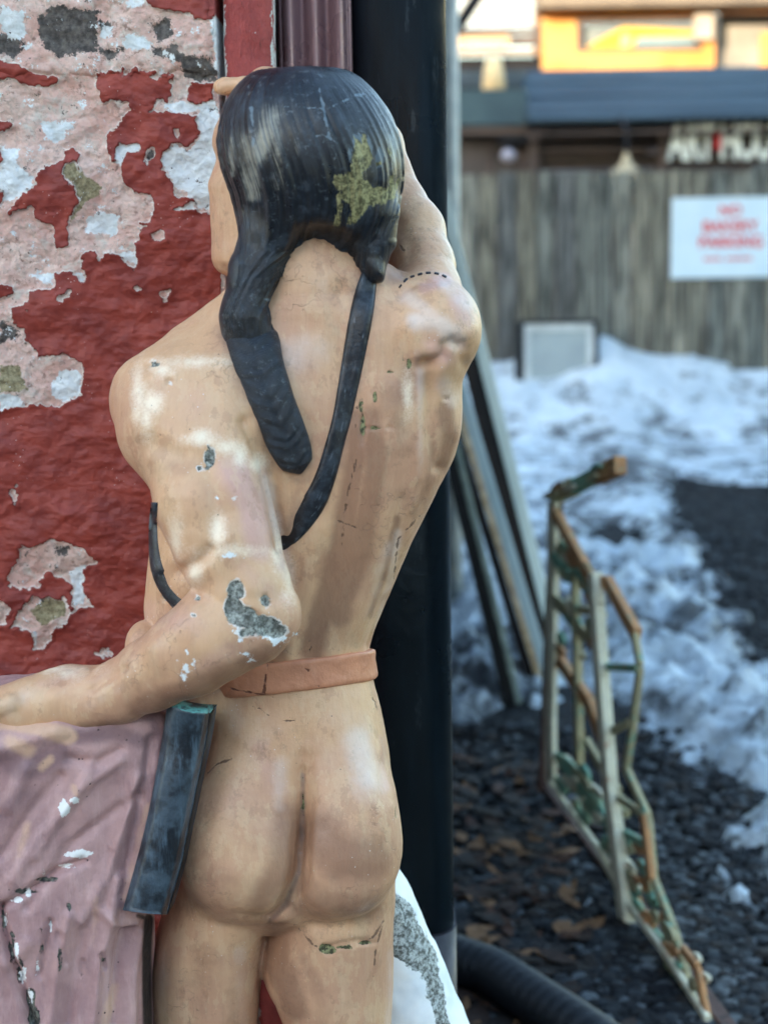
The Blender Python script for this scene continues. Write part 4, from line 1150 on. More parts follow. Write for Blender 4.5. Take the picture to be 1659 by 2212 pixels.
# right shoulder and raised arm
body.ell(pt(938, 712, 1.668), (.052, .060, .055), .03)
body.chain([(938, 690, 1.675, 84), (925, 630, 1.715, 66), (912, 570, 1.755, 64), (892, 500, 1.790, 64), (858, 440, 1.815, 58)], 0.016, 0.012)
body.chain([(858, 440, 1.815, 56), (842, 380, 1.832, 46), (822, 310, 1.840, 44), (740, 235, 1.845, 38), (650, 202, 1.840, 34)], 0.01, 0.01)
body.cone(pt(650, 200, 1.842), pt(575, 188, 1.840), .026, .024, .012)
for i, (ln, yy) in enumerate(((468, 1.806), (462, 1.826), (466, 1.846), (482, 1.864))):
    body.chain([(590, 188, yy, 18), (530, 186, yy, 18), (ln + 20, 187, yy, 16.5), (ln + 14, 188, yy, 14)], 0.005)
body.chain([(620, 210, 1.80, 18), (570, 225, 1.79, 17), (530, 222, 1.785, 14)], 0.006)
# head under the hair, seen in lost profile
body.loft([(200, 520, 790, 1.755, .070), (250, 478, 800, 1.755, .080), (285, 463, 800, 1.758, .085), (305, 460, 800, 1.758, .086), (345, 469, 800, 1.758, .086), (372, 459, 795, 1.758, .086), (400, 450, 790, 1.758, .086),
           (418, 453, 785, 1.757, .086), (470, 455, 775, 1.755, .083), (515, 458, 755, 1.752, .078), (545, 457, 735, 1.750, .074), (568, 461, 715, 1.748, .068), (588, 478, 690, 1.742, .055), (602, 505, 660, 1.738, .040)], 0.012, 2.0)
fd = np.array([-0.45, 0.89, 0.0])
hc = pt(600, 400, 1.760)
body.cone(hc + fd * .082 + (0, 0, .02), hc + fd * .108 + (0, 0, -.025), .009, .014, .015)     # nose
for zz, rr in ((-.052, .010), (-.064, .011)):
    q = hc + fd * .080 + (0, 0, zz)
    body.cone(q + (-.020, -.010, 0), q + (.020, .010, 0), rr, rr, .010)
for sgn in (-1, 1):
    q = hc + fd * .076 + np.array([fd[1], -fd[0], 0]) * .033 * sgn + (0, 0, .024)
    body.ell(q, (.014, .012, .008), .004)
# skin-coloured front apron corner beside the waist
body.ell(pt(312, 1400, 1.660), (.022, .030, .032), .006)
body.cone(pt(456, 1500, 1.640), pt(418, 1530, 1.630), .020, .018, .02)
bV, bF = body.mesh()
bV = relax(bV, bF, 2)
BODY_ST = [
    ([(300, 835), (360, 800), (430, 782), (480, 780)], 24, 4.0), ([(285, 870), (300, 930)], 22, 3.0),
    ([(395, 860), (430, 900)], 50, -3.0), ([(330, 960), (385, 985)], 24, -3.5), ([(415, 950), (520, 975), (560, 1000)], 22, 2.5),
    ([(530, 915), (555, 965), (585, 1050), (596, 1120), (606, 1180)], 15, -5.0), ([(520, 850), (535, 900)], 22, -3.0),
    ([(500, 1010), (555, 1130), (595, 1250), (615, 1300)], 24, 3.0), ([(450, 1010), (470, 1110), (450, 1200)], 22, -4.0), ([(385, 1080), (405, 1150)], 30, 2.5),
    ([(392, 1232), (430, 1215), (450, 1190)], 14, -5.0), ([(430, 1235), (400, 1275)], 24, 3.0),
    ([(520, 1290), (545, 1345)], 26, 2.0), ([(470, 1290), (420, 1330), (330, 1400)], 24, 2.0), ([(400, 1450), (300, 1500)], 30, -2.0),
    ([(270, 1445), (230, 1465), (200, 1490)], 10, -3.0), ([(180, 1475), (120, 1500)], 18, 2.0), ([(60, 1478), (20, 1500)], 14, 2.0),
    ([(735, 640), (748, 760), (758, 880), (752, 1000), (735, 1130), (702, 1280), (668, 1412)], 34, -5.0),
    ([(668, 760), (640, 820), (670, 900)], 40, 1.5), ([(800, 700), (830, 800), (838, 950), (815, 1150), (770, 1350)], 42, 3.0),
    ([(690, 1150), (650, 1290), (620, 1400)], 26, 2.5),
    ([(868, 1080), (858, 1200), (820, 1340), (806, 1395)], 14, -3.0), ([(892, 1050), (880, 1150), (845, 1280)], 18, 2.0), ([(830, 1260), (795, 1395)], 12, -2.0),
    ([(905, 690), (960, 680), (1000, 720)], 40, 3.0), ([(912, 788), (935, 784), (955, 768), (962, 748), (978, 738), (995, 745)], 13, -8.0), ([(995, 760), (1005, 790)], 16, -4.0),
    ([(880, 700), (905, 755), (940, 760)], 18, 3.0), ([(900, 770), (905, 860), (906, 950), (902, 1030)], 13, 2.5), ([(925, 800), (926, 880), (938, 960), (945, 1010)], 15, -4.5),
    ([(950, 800), (968, 850), (975, 930)], 22, 3.0), ([(955, 880), (968, 950), (960, 1010)], 12, -2.0), ([(865, 640), (900, 690), (930, 740)], 22, -2.5),
    ([(865, 630), (905, 606), (960, 606)], 9, -2.0), ([(860, 470), (885, 540), (872, 590)], 18, -2.5),
    ([(656, 1600), (656, 1660)], 22, -3.0), ([(656, 1670), (653, 1780), (646, 1880), (616, 1955), (582, 1990)], 8, -5.0),
    ([(585, 1988), (545, 1984), (500, 1978)], 12, -3.5), ([(622, 1962), (660, 1988), (710, 2000), (750, 1998)], 13, -3.0),
    ([(660, 1935), (700, 1958), (770, 1960)], 16, 2.0), ([(430, 1640), (455, 1690), (440, 1760)], 30, -3.0), ([(835, 1640), (830, 1720)], 22, -2.5),
    ([(470, 2020), (480, 2212)], 40, 2.0), ([(420, 2060), (415, 2212)], 22, -2.0), ([(700, 2060), (720, 2212)], 45, 2.0),
    ([(700, 2046), (740, 2040), (778, 2034), (790, 2032)], 7, -3.0), ([(505, 1270), (520, 1320), (560, 1340), (610, 1370)], 18, -1.6),
    ([(470, 350), (480, 360)], 16, -2.0), ([(468, 575), (490, 580)], 10, -1.5),
]
bV = strokes(bV, bF, BODY_ST)
bN = normals(bV, bF)
bV = bV + bN * (fbm(bV, 22, 3, 3) * 0.0016 + fbm(bV * (1, 1, .5), 70, 3, 5) * 0.0006)[:, None]
bx, by = proj(bV)
front = facing(bV, bN)
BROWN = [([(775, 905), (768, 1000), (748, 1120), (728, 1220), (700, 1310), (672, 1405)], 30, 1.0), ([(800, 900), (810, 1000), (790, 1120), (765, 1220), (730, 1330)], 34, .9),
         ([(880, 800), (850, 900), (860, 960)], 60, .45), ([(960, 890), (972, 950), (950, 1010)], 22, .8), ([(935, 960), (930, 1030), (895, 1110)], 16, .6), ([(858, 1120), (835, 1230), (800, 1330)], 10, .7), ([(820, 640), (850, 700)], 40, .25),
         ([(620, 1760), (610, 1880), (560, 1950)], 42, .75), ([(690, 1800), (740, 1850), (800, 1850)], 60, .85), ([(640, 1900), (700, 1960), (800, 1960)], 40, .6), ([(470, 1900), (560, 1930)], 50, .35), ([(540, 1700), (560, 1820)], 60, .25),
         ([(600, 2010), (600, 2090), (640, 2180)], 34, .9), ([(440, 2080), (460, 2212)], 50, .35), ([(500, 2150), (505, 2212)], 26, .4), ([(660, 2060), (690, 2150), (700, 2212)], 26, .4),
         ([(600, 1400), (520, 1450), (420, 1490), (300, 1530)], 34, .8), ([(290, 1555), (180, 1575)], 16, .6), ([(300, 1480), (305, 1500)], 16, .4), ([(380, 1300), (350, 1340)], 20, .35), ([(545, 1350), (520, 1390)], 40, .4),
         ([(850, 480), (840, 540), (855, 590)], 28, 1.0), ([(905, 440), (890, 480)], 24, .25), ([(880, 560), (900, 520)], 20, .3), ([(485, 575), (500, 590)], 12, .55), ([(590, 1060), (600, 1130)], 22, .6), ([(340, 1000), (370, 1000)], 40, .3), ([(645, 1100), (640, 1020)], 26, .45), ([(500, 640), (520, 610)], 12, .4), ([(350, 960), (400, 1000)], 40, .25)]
PINK = [([(510, 1010), (545, 1090), (560, 1180)], 38, 1.0), ([(560, 1010), (590, 1120), (610, 1220)], 22, .6), ([(360, 830), (470, 900)], 60, .30), ([(500, 1200), (600, 1290)], 30, .45),
        ([(915, 620), (960, 605)], 18, 1.0), ([(990, 650), (1010, 700)], 30, .8), ([(935, 740), (960, 770)], 30, .6), ([(900, 760), (905, 840)], 12, .5), ([(870, 760), (860, 860)], 40, .35), ([(560, 1620), (590, 1700)], 40, .4), ([(760, 1640), (790, 1700)], 40, .4), ([(820, 1600), (835, 1700)], 16, .6), ([(330, 1320), (420, 1360)], 40, .5), ([(180, 1460), (90, 1480)], 24, .5), ([(550, 1380), (440, 1440)], 30, .35)]
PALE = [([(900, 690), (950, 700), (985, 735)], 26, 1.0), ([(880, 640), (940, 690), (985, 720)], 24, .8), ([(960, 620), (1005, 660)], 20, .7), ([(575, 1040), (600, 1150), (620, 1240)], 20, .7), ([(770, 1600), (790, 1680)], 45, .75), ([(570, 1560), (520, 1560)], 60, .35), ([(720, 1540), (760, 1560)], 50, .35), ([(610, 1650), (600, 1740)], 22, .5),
        ([(640, 760), (680, 740)], 60, .45), ([(690, 600), (700, 640)], 40, .35), ([(960, 830), (975, 860)], 24, .5), ([(908, 800), (908, 1000), (895, 1080)], 12, .45), ([(862, 1150), (840, 1260), (815, 1360)], 13, .5), ([(840, 1180), (790, 1340)], 16, .4), ([(60, 1500), (20, 1530)], 30, .4), ([(250, 1490), (200, 1520)], 24, .35), ([(440, 1560), (445, 1620)], 20, .3), ([(842, 2060), (838, 2212)], 14, .5), ([(520, 2060), (525, 2212)], 20, .3), ([(350, 2060), (350, 2180)], 24, .3)]
GLINT = [(300, 845, 9, 42), (420, 781, 44, 6), (350, 800, 18, 14), (318, 905, 9, 26), (330, 870, 18, 20), (435, 945, 18, 14), (490, 965, 22, 12), (520, 985, 12, 18), (440, 950, 24, 8), (560, 1000, 14, 16), (420, 1238, 12, 22), (470, 1150, 14, 30), (880, 850, 5, 20), (120, 1445, 40, 6), (150, 1455, 20, 8), (500, 1190, 40, 8), (625, 1255, 7, 26), (600, 1185, 6, 20), (380, 1160, 10, 30)]  # sun glints on shoulder and arm, painted as pale patches in the skin
CHIP = [(512, 1278, 17, 24), (507, 1312, 20, 32), (525, 1332, 34, 24), (562, 1348, 36, 19), (592, 1364, 26, 14), (540, 1365, 22, 10), (574, 1299, 8, 12), (606, 1360, 10, 8), (453, 989, 11, 18), (450, 968, 3), (430, 1012, 2), (335, 785, 9, 4), (357, 1291, 5, 6), (332, 2035, 6, 12), (427, 1290, 4), (420, 1330, 3), (446, 1012, 3), (365, 825, 4), (505, 1075, 2)]
WHITE = [(600, 1380, 24, 16), (580, 1375, 22, 8), (515, 1362, 14, 10), (520, 1380, 8, 12), (405, 1410, 8, 12), (420, 1430, 7, 16), (400, 1445, 12, 8), (398, 1465, 6, 12), (530, 1412, 14, 4), (545, 1425, 8, 3), (470, 1075, 3), (500, 1198, 10, 3), (513, 1203, 8, 4), (486, 1200, 9, 3), (772, 746, 5, 12), (555, 1385, 8, 6), (385, 1425, 4), (330, 2032, 9, 15), (640, 1370, 6, 4)]
CHIPG = [(712, 2052, 17, 11), (740, 2045, 24, 5), (790, 2037, 14, 4), (700, 2050, 9, 8), (655, 1730, 3, 46), (783, 920, 5, 30), (780, 880, 3, 12), (812, 925, 10, 2), (810, 860, 2, 8), (842, 803, 7, 3), (883, 785, 4, 8), (870, 775, 2, 8), (965, 862, 4, 2), (858, 1740, 3, 22)]
CRACK = [[(772, 880), (766, 940), (768, 1000), (752, 1060), (745, 1110), (738, 1180)], [(625, 1985), (650, 2010), (675, 2040), (700, 2052)], [(780, 2040), (810, 2020), (828, 1990)], [(826, 2000), (812, 2050), (806, 2110)], [(905, 1115), (860, 1165), (850, 1250)], [(560, 1530), (600, 1560), (640, 1555)], [(430, 1690), (470, 1650), (500, 1640)], [(730, 1125), (770, 1140)], [(800, 1500), (830, 1560), (838, 1640)], [(840, 480), (870, 540), (880, 545)], [(660, 1420), (672, 1400), (668, 1380)]]
bV = bV - bN * ((np.clip(.5 - (blobs_sd(bx, by, CHIP) + fbm(bV, 60, 3, 8) * 9) / 4, 0, 1) + np.clip(.5 - (blobs_sd(bx, by, CHIPG) + fbm(bV, 60, 3, 8) * 9) / 4, 0, 1)) * front * .0022)[:, None]
crk = np.full(len(bV), 60.0)
for c_ in CRACK: crk = np.minimum(crk, seg_dist(bx, by, c_))
far = (1 - front) * 80
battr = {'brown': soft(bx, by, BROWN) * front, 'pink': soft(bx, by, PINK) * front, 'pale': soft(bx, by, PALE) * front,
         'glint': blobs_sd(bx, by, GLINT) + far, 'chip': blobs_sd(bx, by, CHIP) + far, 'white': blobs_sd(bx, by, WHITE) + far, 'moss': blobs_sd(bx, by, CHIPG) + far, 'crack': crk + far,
         'halo': np.zeros(len(bV))}
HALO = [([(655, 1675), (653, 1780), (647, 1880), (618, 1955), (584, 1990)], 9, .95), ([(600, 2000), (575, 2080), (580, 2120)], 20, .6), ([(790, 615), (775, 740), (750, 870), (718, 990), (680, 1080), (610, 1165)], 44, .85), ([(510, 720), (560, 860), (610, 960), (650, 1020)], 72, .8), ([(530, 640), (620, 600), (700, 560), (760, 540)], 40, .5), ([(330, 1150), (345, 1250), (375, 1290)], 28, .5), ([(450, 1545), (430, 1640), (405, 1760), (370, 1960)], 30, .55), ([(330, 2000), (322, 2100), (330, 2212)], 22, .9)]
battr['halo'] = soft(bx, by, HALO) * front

# skin paint
n = NT('statue_skin_paint', 0.42, 0.5)
tan_a, tan_b = lin(211, 167, 128), lin(196, 149, 118)
c = n.mix(n.ramp(n.noise(9, 4), .35, .65), tan_a, tan_b)
stv = n.map(n.obj(), (60, 60, 9))
streak = n.noise(1.0, 5, .65, stv)
c = n.mix(n.math('MULTIPLY', n.ramp(streak, .45, .75), .28), c, lin(216, 186, 150))
brk = n.noise(30, 5, .65)
br_n = n.noise(14, 5, .65)
def tint(c, at, col, k, lo=.18, hi=.75):
    v = n.math('ADD', n.attr(at), n.math('MULTIPLY', n.math('MULTIPLY', n.math('SUBTRACT', br_n, .5), 1.1), n.ramp(n.attr(at), 0, .25)))
    return n.mix(n.math('MULTIPLY', n.ramp(v, lo, hi), k), c, col)
c = tint(c, 'pink', lin(204, 160, 150), .7, .1, .9)
c = n.mix(n.math('MULTIPLY', n.ramp(n.noise(26, 6, .72, n.map(n.obj(), (1, 1, .55), (4, 4, 4))), .535, .56), .30), c, lin(216, 184, 146))
c = n.mix(n.math('MULTIPLY', n.ramp(n.noise(20, 6, .75, n.map(n.obj(), (1, 1, .6), (7, 1, 4))), .57, .60), .30), c, lin(164, 120, 92))
bs2 = n.noise(1.0, 6, .75, n.map(n.obj(), (210, 210, 16)))
c = n.mix(n.math('MULTIPLY', n.ramp(bs2, .5, .72), .16), c, lin(158, 120, 92))
c = n.mix(n.math('MULTIPLY', n.ramp(bs2, .46, .28), .16), c, lin(232, 204, 168))
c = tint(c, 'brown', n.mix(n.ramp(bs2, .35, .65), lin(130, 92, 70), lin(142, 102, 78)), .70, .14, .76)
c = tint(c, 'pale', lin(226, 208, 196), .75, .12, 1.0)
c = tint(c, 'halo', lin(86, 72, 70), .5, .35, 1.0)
fine = n.noise(150, 4, .7)
mid = n.noise(55, 5, .7)
def ragged(at, amp, off=0.0, nz=None):
    return n.math('ADD', n.attr(at), n.math('MULTIPLY', n.math('SUBTRACT', nz if nz is not None else mid, .5 - off), amp))
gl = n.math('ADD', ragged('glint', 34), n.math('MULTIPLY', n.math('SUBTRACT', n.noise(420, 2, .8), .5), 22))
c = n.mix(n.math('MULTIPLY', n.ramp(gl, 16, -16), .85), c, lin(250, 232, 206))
# specks
grime = n.math('MULTIPLY', n.ramp(n.noise(8, 6, .7, n.map(n.obj(), (1, 1, 1), (2, 8, 5))), .5, .7), n.ramp(n.noise(95, 6, .8), .5, .62))
c = n.mix(n.math('MULTIPLY', grime, .45), c, lin(112, 88, 68))
cn = n.node('ShaderNodeTexVoronoi', feature='DISTANCE_TO_EDGE')
n.put(cn.inputs['Vector'], n.mix(.10, n.obj(), n.noise(14, 4, .7, color=True)))
cn.inputs['Scale'].default_value = 16
hair_cr = n.math('MULTIPLY', n.ramp(cn.outputs['Distance'], .012, .003), n.ramp(n.noise(5, 3, .6, n.map(n.obj(), (1, 1, 1), (1, 3, 9))), .54, .60))
c = n.mix(n.math('MULTIPLY', hair_cr, .22), c, lin(110, 80, 60))
sp = n.voro(120)
spm = n.math('MULTIPLY', n.ramp(sp, .085, .06), n.ramp(n.noise(7, 2), .52, .62))
c = n.mix(spm, c, lin(225, 220, 212))
sp2 = n.math('MULTIPLY', n.ramp(n.voro(75), .06, .04), n.ramp(n.noise(5, 2, .5, n.map(n.obj(), (1, 1, 1), (3, 1, 2))), .5, .6))
c = n.mix(sp2, c, lin(90, 70, 58))
wm = n.ramp(ragged('white', 52, .06, n.noise(120, 5, .75)), 1.0, -1.0)
c = n.mix(wm, c, lin(232, 236, 236))
cm = n.ramp(ragged('chip', 32), .8, -.8)
lip = n.math('MULTIPLY', n.ramp(ragged('chip', 32), 4.6, 1.4), n.ramp(n.noise(60, 3), .42, .55))
c = n.mix(n.math('MULTIPLY', lip, .85), c, lin(226, 222, 214))
grey = n.mix(n.ramp(n.noise(210, 5, .75), .36, .64), lin(62, 62, 56), lin(176, 180, 170))
grey = n.mix(n.math('MULTIPLY', n.ramp(n.noise(60, 4, .7), .45, .62), .65), grey, lin(88, 88, 80))
c = n.mix(cm, c, grey)
mm = n.ramp(ragged('moss', 20), .8, -.8)
c = n.mix(mm, c, n.mix(n.ramp(n.noise(240, 3, .7), .4, .6), lin(62, 60, 38), lin(140, 138, 96)))
km = n.ramp(n.math('ADD', n.attr('crack'), n.math('MULTIPLY', n.math('SUBTRACT', n.noise(70, 4, .7), .5), 16)), 1.6, .5)
c = n.mix(n.math('MULTIPLY', km, .75), c, lin(96, 70, 54))
hgt = n.math('SUBTRACT', n.math('MULTIPLY', streak, .35), n.math('ADD', n.math('MULTIPLY', cm, 1.3), n.math('ADD', n.math('MULTIPLY', mm, 1.2), n.math('MULTIPLY', km, .8))))
hgt = n.math('ADD', hgt, n.math('MULTIPLY', n.math('MULTIPLY', n.math('ADD', cm, mm), n.noise(260, 4, .7)), 1.3))
hgt = n.math('ADD', hgt, n.math('MULTIPLY', n.math('ADD', fine, n.math('MULTIPLY', bs2, .9)), .42))
hgt = n.math('ADD', hgt, n.math('SUBTRACT', n.math('MULTIPLY', brk, .8), n.math('MULTIPLY', hair_cr, .3)))
nr = n.bump(hgt, .0016, .85)
rg = n.math('ADD', n.ramp(br_n, .3, .7, .36, .52), n.math('MULTIPLY', n.math('ADD', cm, mm), .4), clamp=True)
M_SKIN = n.done(c, rg, nr)

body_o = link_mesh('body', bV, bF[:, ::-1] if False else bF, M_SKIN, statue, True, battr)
BVH = BVHTree.FromPolygons([tuple(v) for v in bV], [tuple(int(i) for i in f) for f in bF])
def hit(px, py, bvh=None):
    d = ray(px, py)
    h = (bvh or BVH).ray_cast(Vector(CAM), Vector(d).normalized())
    if h[0] is None: return None
    nn = np.array(h[1])
    if nn @ d > 0: nn = -nn
    return np.array(h[0]), nn
def smooth_line(P, m_=8):
    P = np.array(P, float)
    out = []
    for i in range(len(P) - 1):
        p0, p1, p2, p3 = P[max(i - 1, 0)], P[i], P[i + 1], P[min(i + 2, len(P) - 1)]
        for t in np.linspace(0, 1, m_, endpoint=False):
            out.append(.5 * ((2 * p1) + (-p0 + p2) * t + (2 * p0 - 5 * p1 + 4 * p2 - p3) * t * t + (-p0 + 3 * p1 - 3 * p2 + p3) * t ** 3))
    out.append(P[-1])
    return np.array(out)
def ribbon(name, P, th, mat, parent, across=7, m_=10, lift=0.0, round_=True, tail=None):
    """P rows (px, py, width px): a band laid on the body surface"""
    L = smooth_line(P, m_)
    tg = np.gradient(L[:, :2], axis=0)
    tg /= np.linalg.norm(tg, axis=1)[:, None] + 1e-9
    nrm = np.stack([-tg[:, 1], tg[:, 0]], 1)
    top, bot, uv = [], [], []
    last = None
    for i in range(len(L)):
        for k in range(across):
            s_ = k / (across - 1) * 2 - 1
            q = L[i, :2] + nrm[i] * s_ * L[i, 2] / 2
            h = hit(q[0], q[1])
            if tail and tail(q[0], q[1]) is not None:
                h = (pt(q[0], q[1], tail(q[0], q[1])), np.array([.2, -1.0, 0]))
            if h is None:
                h = last if last is not None else (pt(q[0], q[1], 1.62), np.array([0, -1.0, 0]))
                h = (pt(q[0], q[1], h[0][1]), h[1])
            last = h
            e = th * (1 - abs(s_) ** 8 * .85) if round_ else th
            top.append(h[0] + h[1] * (e + lift))
            bot.append(h[0] - h[1] * .004)
            uv.append((s_, i / len(L) * 10, 0))
    nL = len(L)
    f = []
    nt = len(top)
    for i in range(nL - 1):
        for k in range(across - 1):
            a = i * across + k
            f.append((a, a + 1, a + across + 1, a + across))
            f.append((nt + a, nt + a + across, nt + a + across + 1, nt + a + 1))
        for k, fl in ((0, 0), (across - 1, 1)):
            a = i * across + k
            f.append((a, a + across, nt + a + across, nt + a) if not fl else (a, nt + a, nt + a + across, a + across))
    for i in (0, nL - 1):
        for k in range(across - 1):
            a = i * across + k
            f.append((a, nt + a, nt + a + 1, a + 1))
    return link_mesh(name, top + bot, f, mat, parent, True, None, {'flow': np.array(uv + uv)})

# ---------------- hair: cap, braid and side lock
hair = Vol((-0.23, 1.50, 1.17), (0.06, 1.84, 1.68), 0.002)
HY = 1.690
CAP = [(137, 632, 676, HY + .02, .018), (141, 596, 712, HY + .017, .040), (147, 570, 736, HY + .014, .058), (155, 550, 754, HY + .012, .072), (168, 530, 775, HY + .008, .085), (192, 507, 803, HY + .004, .097), (222, 489, 827, HY, .106), (262, 476, 849, HY - .003, .113), (300, 471, 863, HY - .005, .117),
       (340, 474, 870, HY - .006, .118), (380, 484, 871, HY - .006, .117), (420, 498, 866, HY - .006, .112), (470, 510, 855, HY - .004, .104), (515, 518, 838, HY, .094), (550, 519, 800, HY + .004, .080), (590, 512, 700, HY + .006, .062), (620, 508, 640, HY + .006, .045)]
hair.loft(CAP, .004, 2.1)
hair.chain([(590, 530, 1.635, 72), (560, 590, 1.630, 60), (548, 640, 1.624, 54), (540, 685, 1.6205, 59), (546, 730, 1.6215, 55), (556, 780, 1.628, 44), (566, 830, 1.642, 26)], .02, .012)
hair.chain([(800, 470, 1.640, 55), (805, 520, 1.640, 44), (800, 565, 1.636, 31), (796, 600, 1.626, 28), (793, 622, 1.622, 17)], .02, .012)
hair.cone(pt(700, 640, 1.60), pt(690, 575, 1.60), .062, .040, .02, 'sub')
hair.cone(pt(745, 640, 1.60), pt(735, 560, 1.60), .030, .020, .02, 'sub')
hV, hF = hair.mesh()
hV = relax(hV, hF, 2)
hx, hy = proj(hV)
capA = np.array([(r_[0], r_[1], r_[2]) for r_ in CAP], float)
xl, xr = np.interp(hy, capA[:, 0], capA[:, 1]), np.interp(hy, capA[:, 0], capA[:, 2])
xr = np.where(hy > 540, np.interp(hy, [540, 600, 700, 760], [838, 640, 602, 608]), xr)
xl = np.where(hy > 540, np.interp(hy, [540, 600, 640, 680, 760], [519, 515, 497, 480, 500]), xl)
u_ = np.clip((hx - xl) / (xr - xl) * 2 - 1, -1.1, 1.1)
ang = np.arcsin(np.clip(u_, -1, 1))
locku = np.where((hx > 765) & (hy > 530), 3.0 + (hx - 765) / 90, ang)
sway = .12 * np.sin(hy / 90.0)
flow = np.stack([locku + sway, (hy - 140) / 500, (hV[:, 1] - 1.6)], 1)
hN = normals(hV, hF)
st = vnoise(np.stack([flow[:, 0] * 22, flow[:, 1] * 1.5, np.zeros(len(hV))], 1), 1.0, 4) * .0017 + vnoise(np.stack([flow[:, 0] * 9, flow[:, 1] * 1.2, np.zeros(len(hV))], 1), 1.0, 24) * .0016 + vnoise(np.stack([flow[:, 0] * 48, flow[:, 1] * 2.5, np.zeros(len(hV))], 1), 1.0, 9) * .0006
hV = hV + hN * (st * np.clip((hy - 150) / 130, 0, 1) * np.clip((735 - hy) / 90, .1, 1) + fbm(hV, 30, 2, 2) * .0008)[:, None]
hfc = facing(hV, hN)
WORN = [([(560, 330), (590, 250)], 34, 1.0), ([(530, 300), (545, 420)], 26, .9), ([(600, 290), (605, 400)], 22, .8), ([(640, 260), (640, 330)], 20, .6), ([(500, 300), (505, 380)], 10, .8), ([(575, 420), (600, 470)], 16, .3), ([(545, 600), (560, 640)], 26, .35), ([(720, 300), (760, 330)], 50, .5), ([(830, 300), (845, 360)], 20, .6), ([(700, 260), (720, 330)], 40, .35), ([(600, 590), (680, 560)], 18, .5), ([(530, 560), (570, 570)], 14, .5), ([(800, 560), (810, 600)], 14, .5), ([(760, 210), (820, 240)], 30, .35), ([(610, 600), (590, 650)], 12, .7), ([(700, 540), (760, 500)], 20, .35)]
HPOLY = [((400 + a_ / 1.843) * .8295, (100 + b_ / 1.843) * .8295) for a_, b_ in [(965, 470), (1000, 500), (1010, 455), (1055, 560), (1050, 600), (1010, 640), (990, 670), (1040, 690), (1050, 710), (1130, 715), (1160, 690), (1192, 670), (1165, 760), (1100, 795), (1040, 805), (1000, 850), (950, 895), (925, 890), (955, 830), (935, 790), (905, 775), (895, 900), (868, 900), (880, 760), (905, 735), (858, 700), (868, 655), (925, 655), (948, 635), (955, 560)]]
HPALE = [(775, 310, 16, 22), (795, 330, 12, 30), (755, 330, 6, 14), (850, 320, 6, 30), (820, 340, 10, 20)]
HCRK = [[(600, 230), (640, 230), (700, 235), (710, 300)], [(690, 190), (700, 240), (712, 290)], [(720, 230), (770, 205), (815, 200)], [(660, 295), (700, 292), (730, 310)], [(540, 640), (590, 650)], [(545, 235), (550, 320)]]
hck = np.full(len(hV), 60.0)
for c_ in HCRK: hck = np.minimum(hck, seg_dist(hx, hy, c_))
hfar = (1 - hfc) * 80
hattr = {'worn': soft(hx, hy, WORN) * hfc, 'chip': np.minimum(poly_sd(hx, hy, HPOLY), blobs_sd(hx, hy, [(818, 352, 6, 4), (848, 395, 6, 14), (843, 330, 4, 12)])) + hfar, 'pale': blobs_sd(hx, hy, HPALE) + hfar, 'crack': hck + hfar}
def hair_material(name, braid=False):
    n = NT(name, 0.34, 0.5)
    fl = n.attr('flow', True)
    s1 = n.noise(1, 4, .7, n.map(fl, (26, 2.2, 0)))
    s2 = n.noise(1, 5, .75, n.map(fl, (70, 3.0, 0)))
    c = n.mix(n.ramp(s1, .35, .7), lin(9, 12, 17), lin(40, 50, 62) if braid else lin(22, 30, 40))
    blot = n.noise(38, 6, .72)
    c = n.mix(n.math('MULTIPLY', n.ramp(blot, .47, .70), .55), c, lin(62, 74, 86))
    c = n.mix(n.math('MULTIPLY', n.ramp(n.noise(120, 6, .8), .56, .66), .45), c, lin(112, 122, 128))
    if not braid:
        wv = n.math('ADD', n.math('MULTIPLY', n.attr('worn'), .62), n.math('ADD', n.math('MULTIPLY', n.math('SUBTRACT', s2, .5), 1.25), n.math('MULTIPLY', n.math('SUBTRACT', blot, .5), .7)))
        c = n.mix(n.math('MULTIPLY', n.ramp(wv, .34, .70), .85), c, n.mix(n.ramp(s1, .4, .6), lin(120, 124, 122), lin(172, 168, 150)))
        ck = n.ramp(n.math('ADD', n.attr('crack'), n.math('MULTIPLY', n.math('SUBTRACT', n.noise(60, 4, .7), .5), 22)), 1.8, .5)
        c = n.mix(n.math('MULTIPLY', ck, .6), c, lin(120, 138, 148))
        rgd = n.math('ADD', n.math('MULTIPLY', n.math('SUBTRACT', n.noise(1, 5, .7, n.map(fl, (30, 9, 6))), .5), 26), n.math('MULTIPLY', n.math('SUBTRACT', n.noise(60, 5, .7), .5), 18))
        pm = n.ramp(n.math('ADD', n.attr('pale'), rgd), 1, -1)
        c = n.mix(n.math('MULTIPLY', pm, .7), c, lin(96, 112, 122))
        hm = n.ramp(n.math('ADD', n.attr('chip'), rgd), .9, -.9)
        c = n.mix(hm, c, n.mix(n.ramp(n.noise(170, 4, .7), .38, .62), lin(76, 72, 44), lin(160, 154, 108)))
    else:
        hm = n.ramp(n.noise(60, 5, .75), .66, .70)
        c = n.mix(hm, c, lin(98, 116, 128))
    h = n.math('ADD', n.math('MULTIPLY', s1, .6), n.math('MULTIPLY', s2, .5))
    nr = n.bump(n.math('SUBTRACT', n.math('ADD', h, n.math('MULTIPLY', n.noise(220, 4, .7), .2)), n.math('MULTIPLY', hm, .6)), .0018, .75)
    return n.done(c, n.math('ADD', n.ramp(blot, .3, .7, .26, .48), n.math('MULTIPLY', hm, .35), clamp=True), nr)
M_HAIR = hair_material('statue_hair_paint')
M_BRAID = hair_material('statue_braid_paint', True)
hair_o = link_mesh('hair', hV, hF, M_HAIR, statue, True, hattr, {'flow': flow})

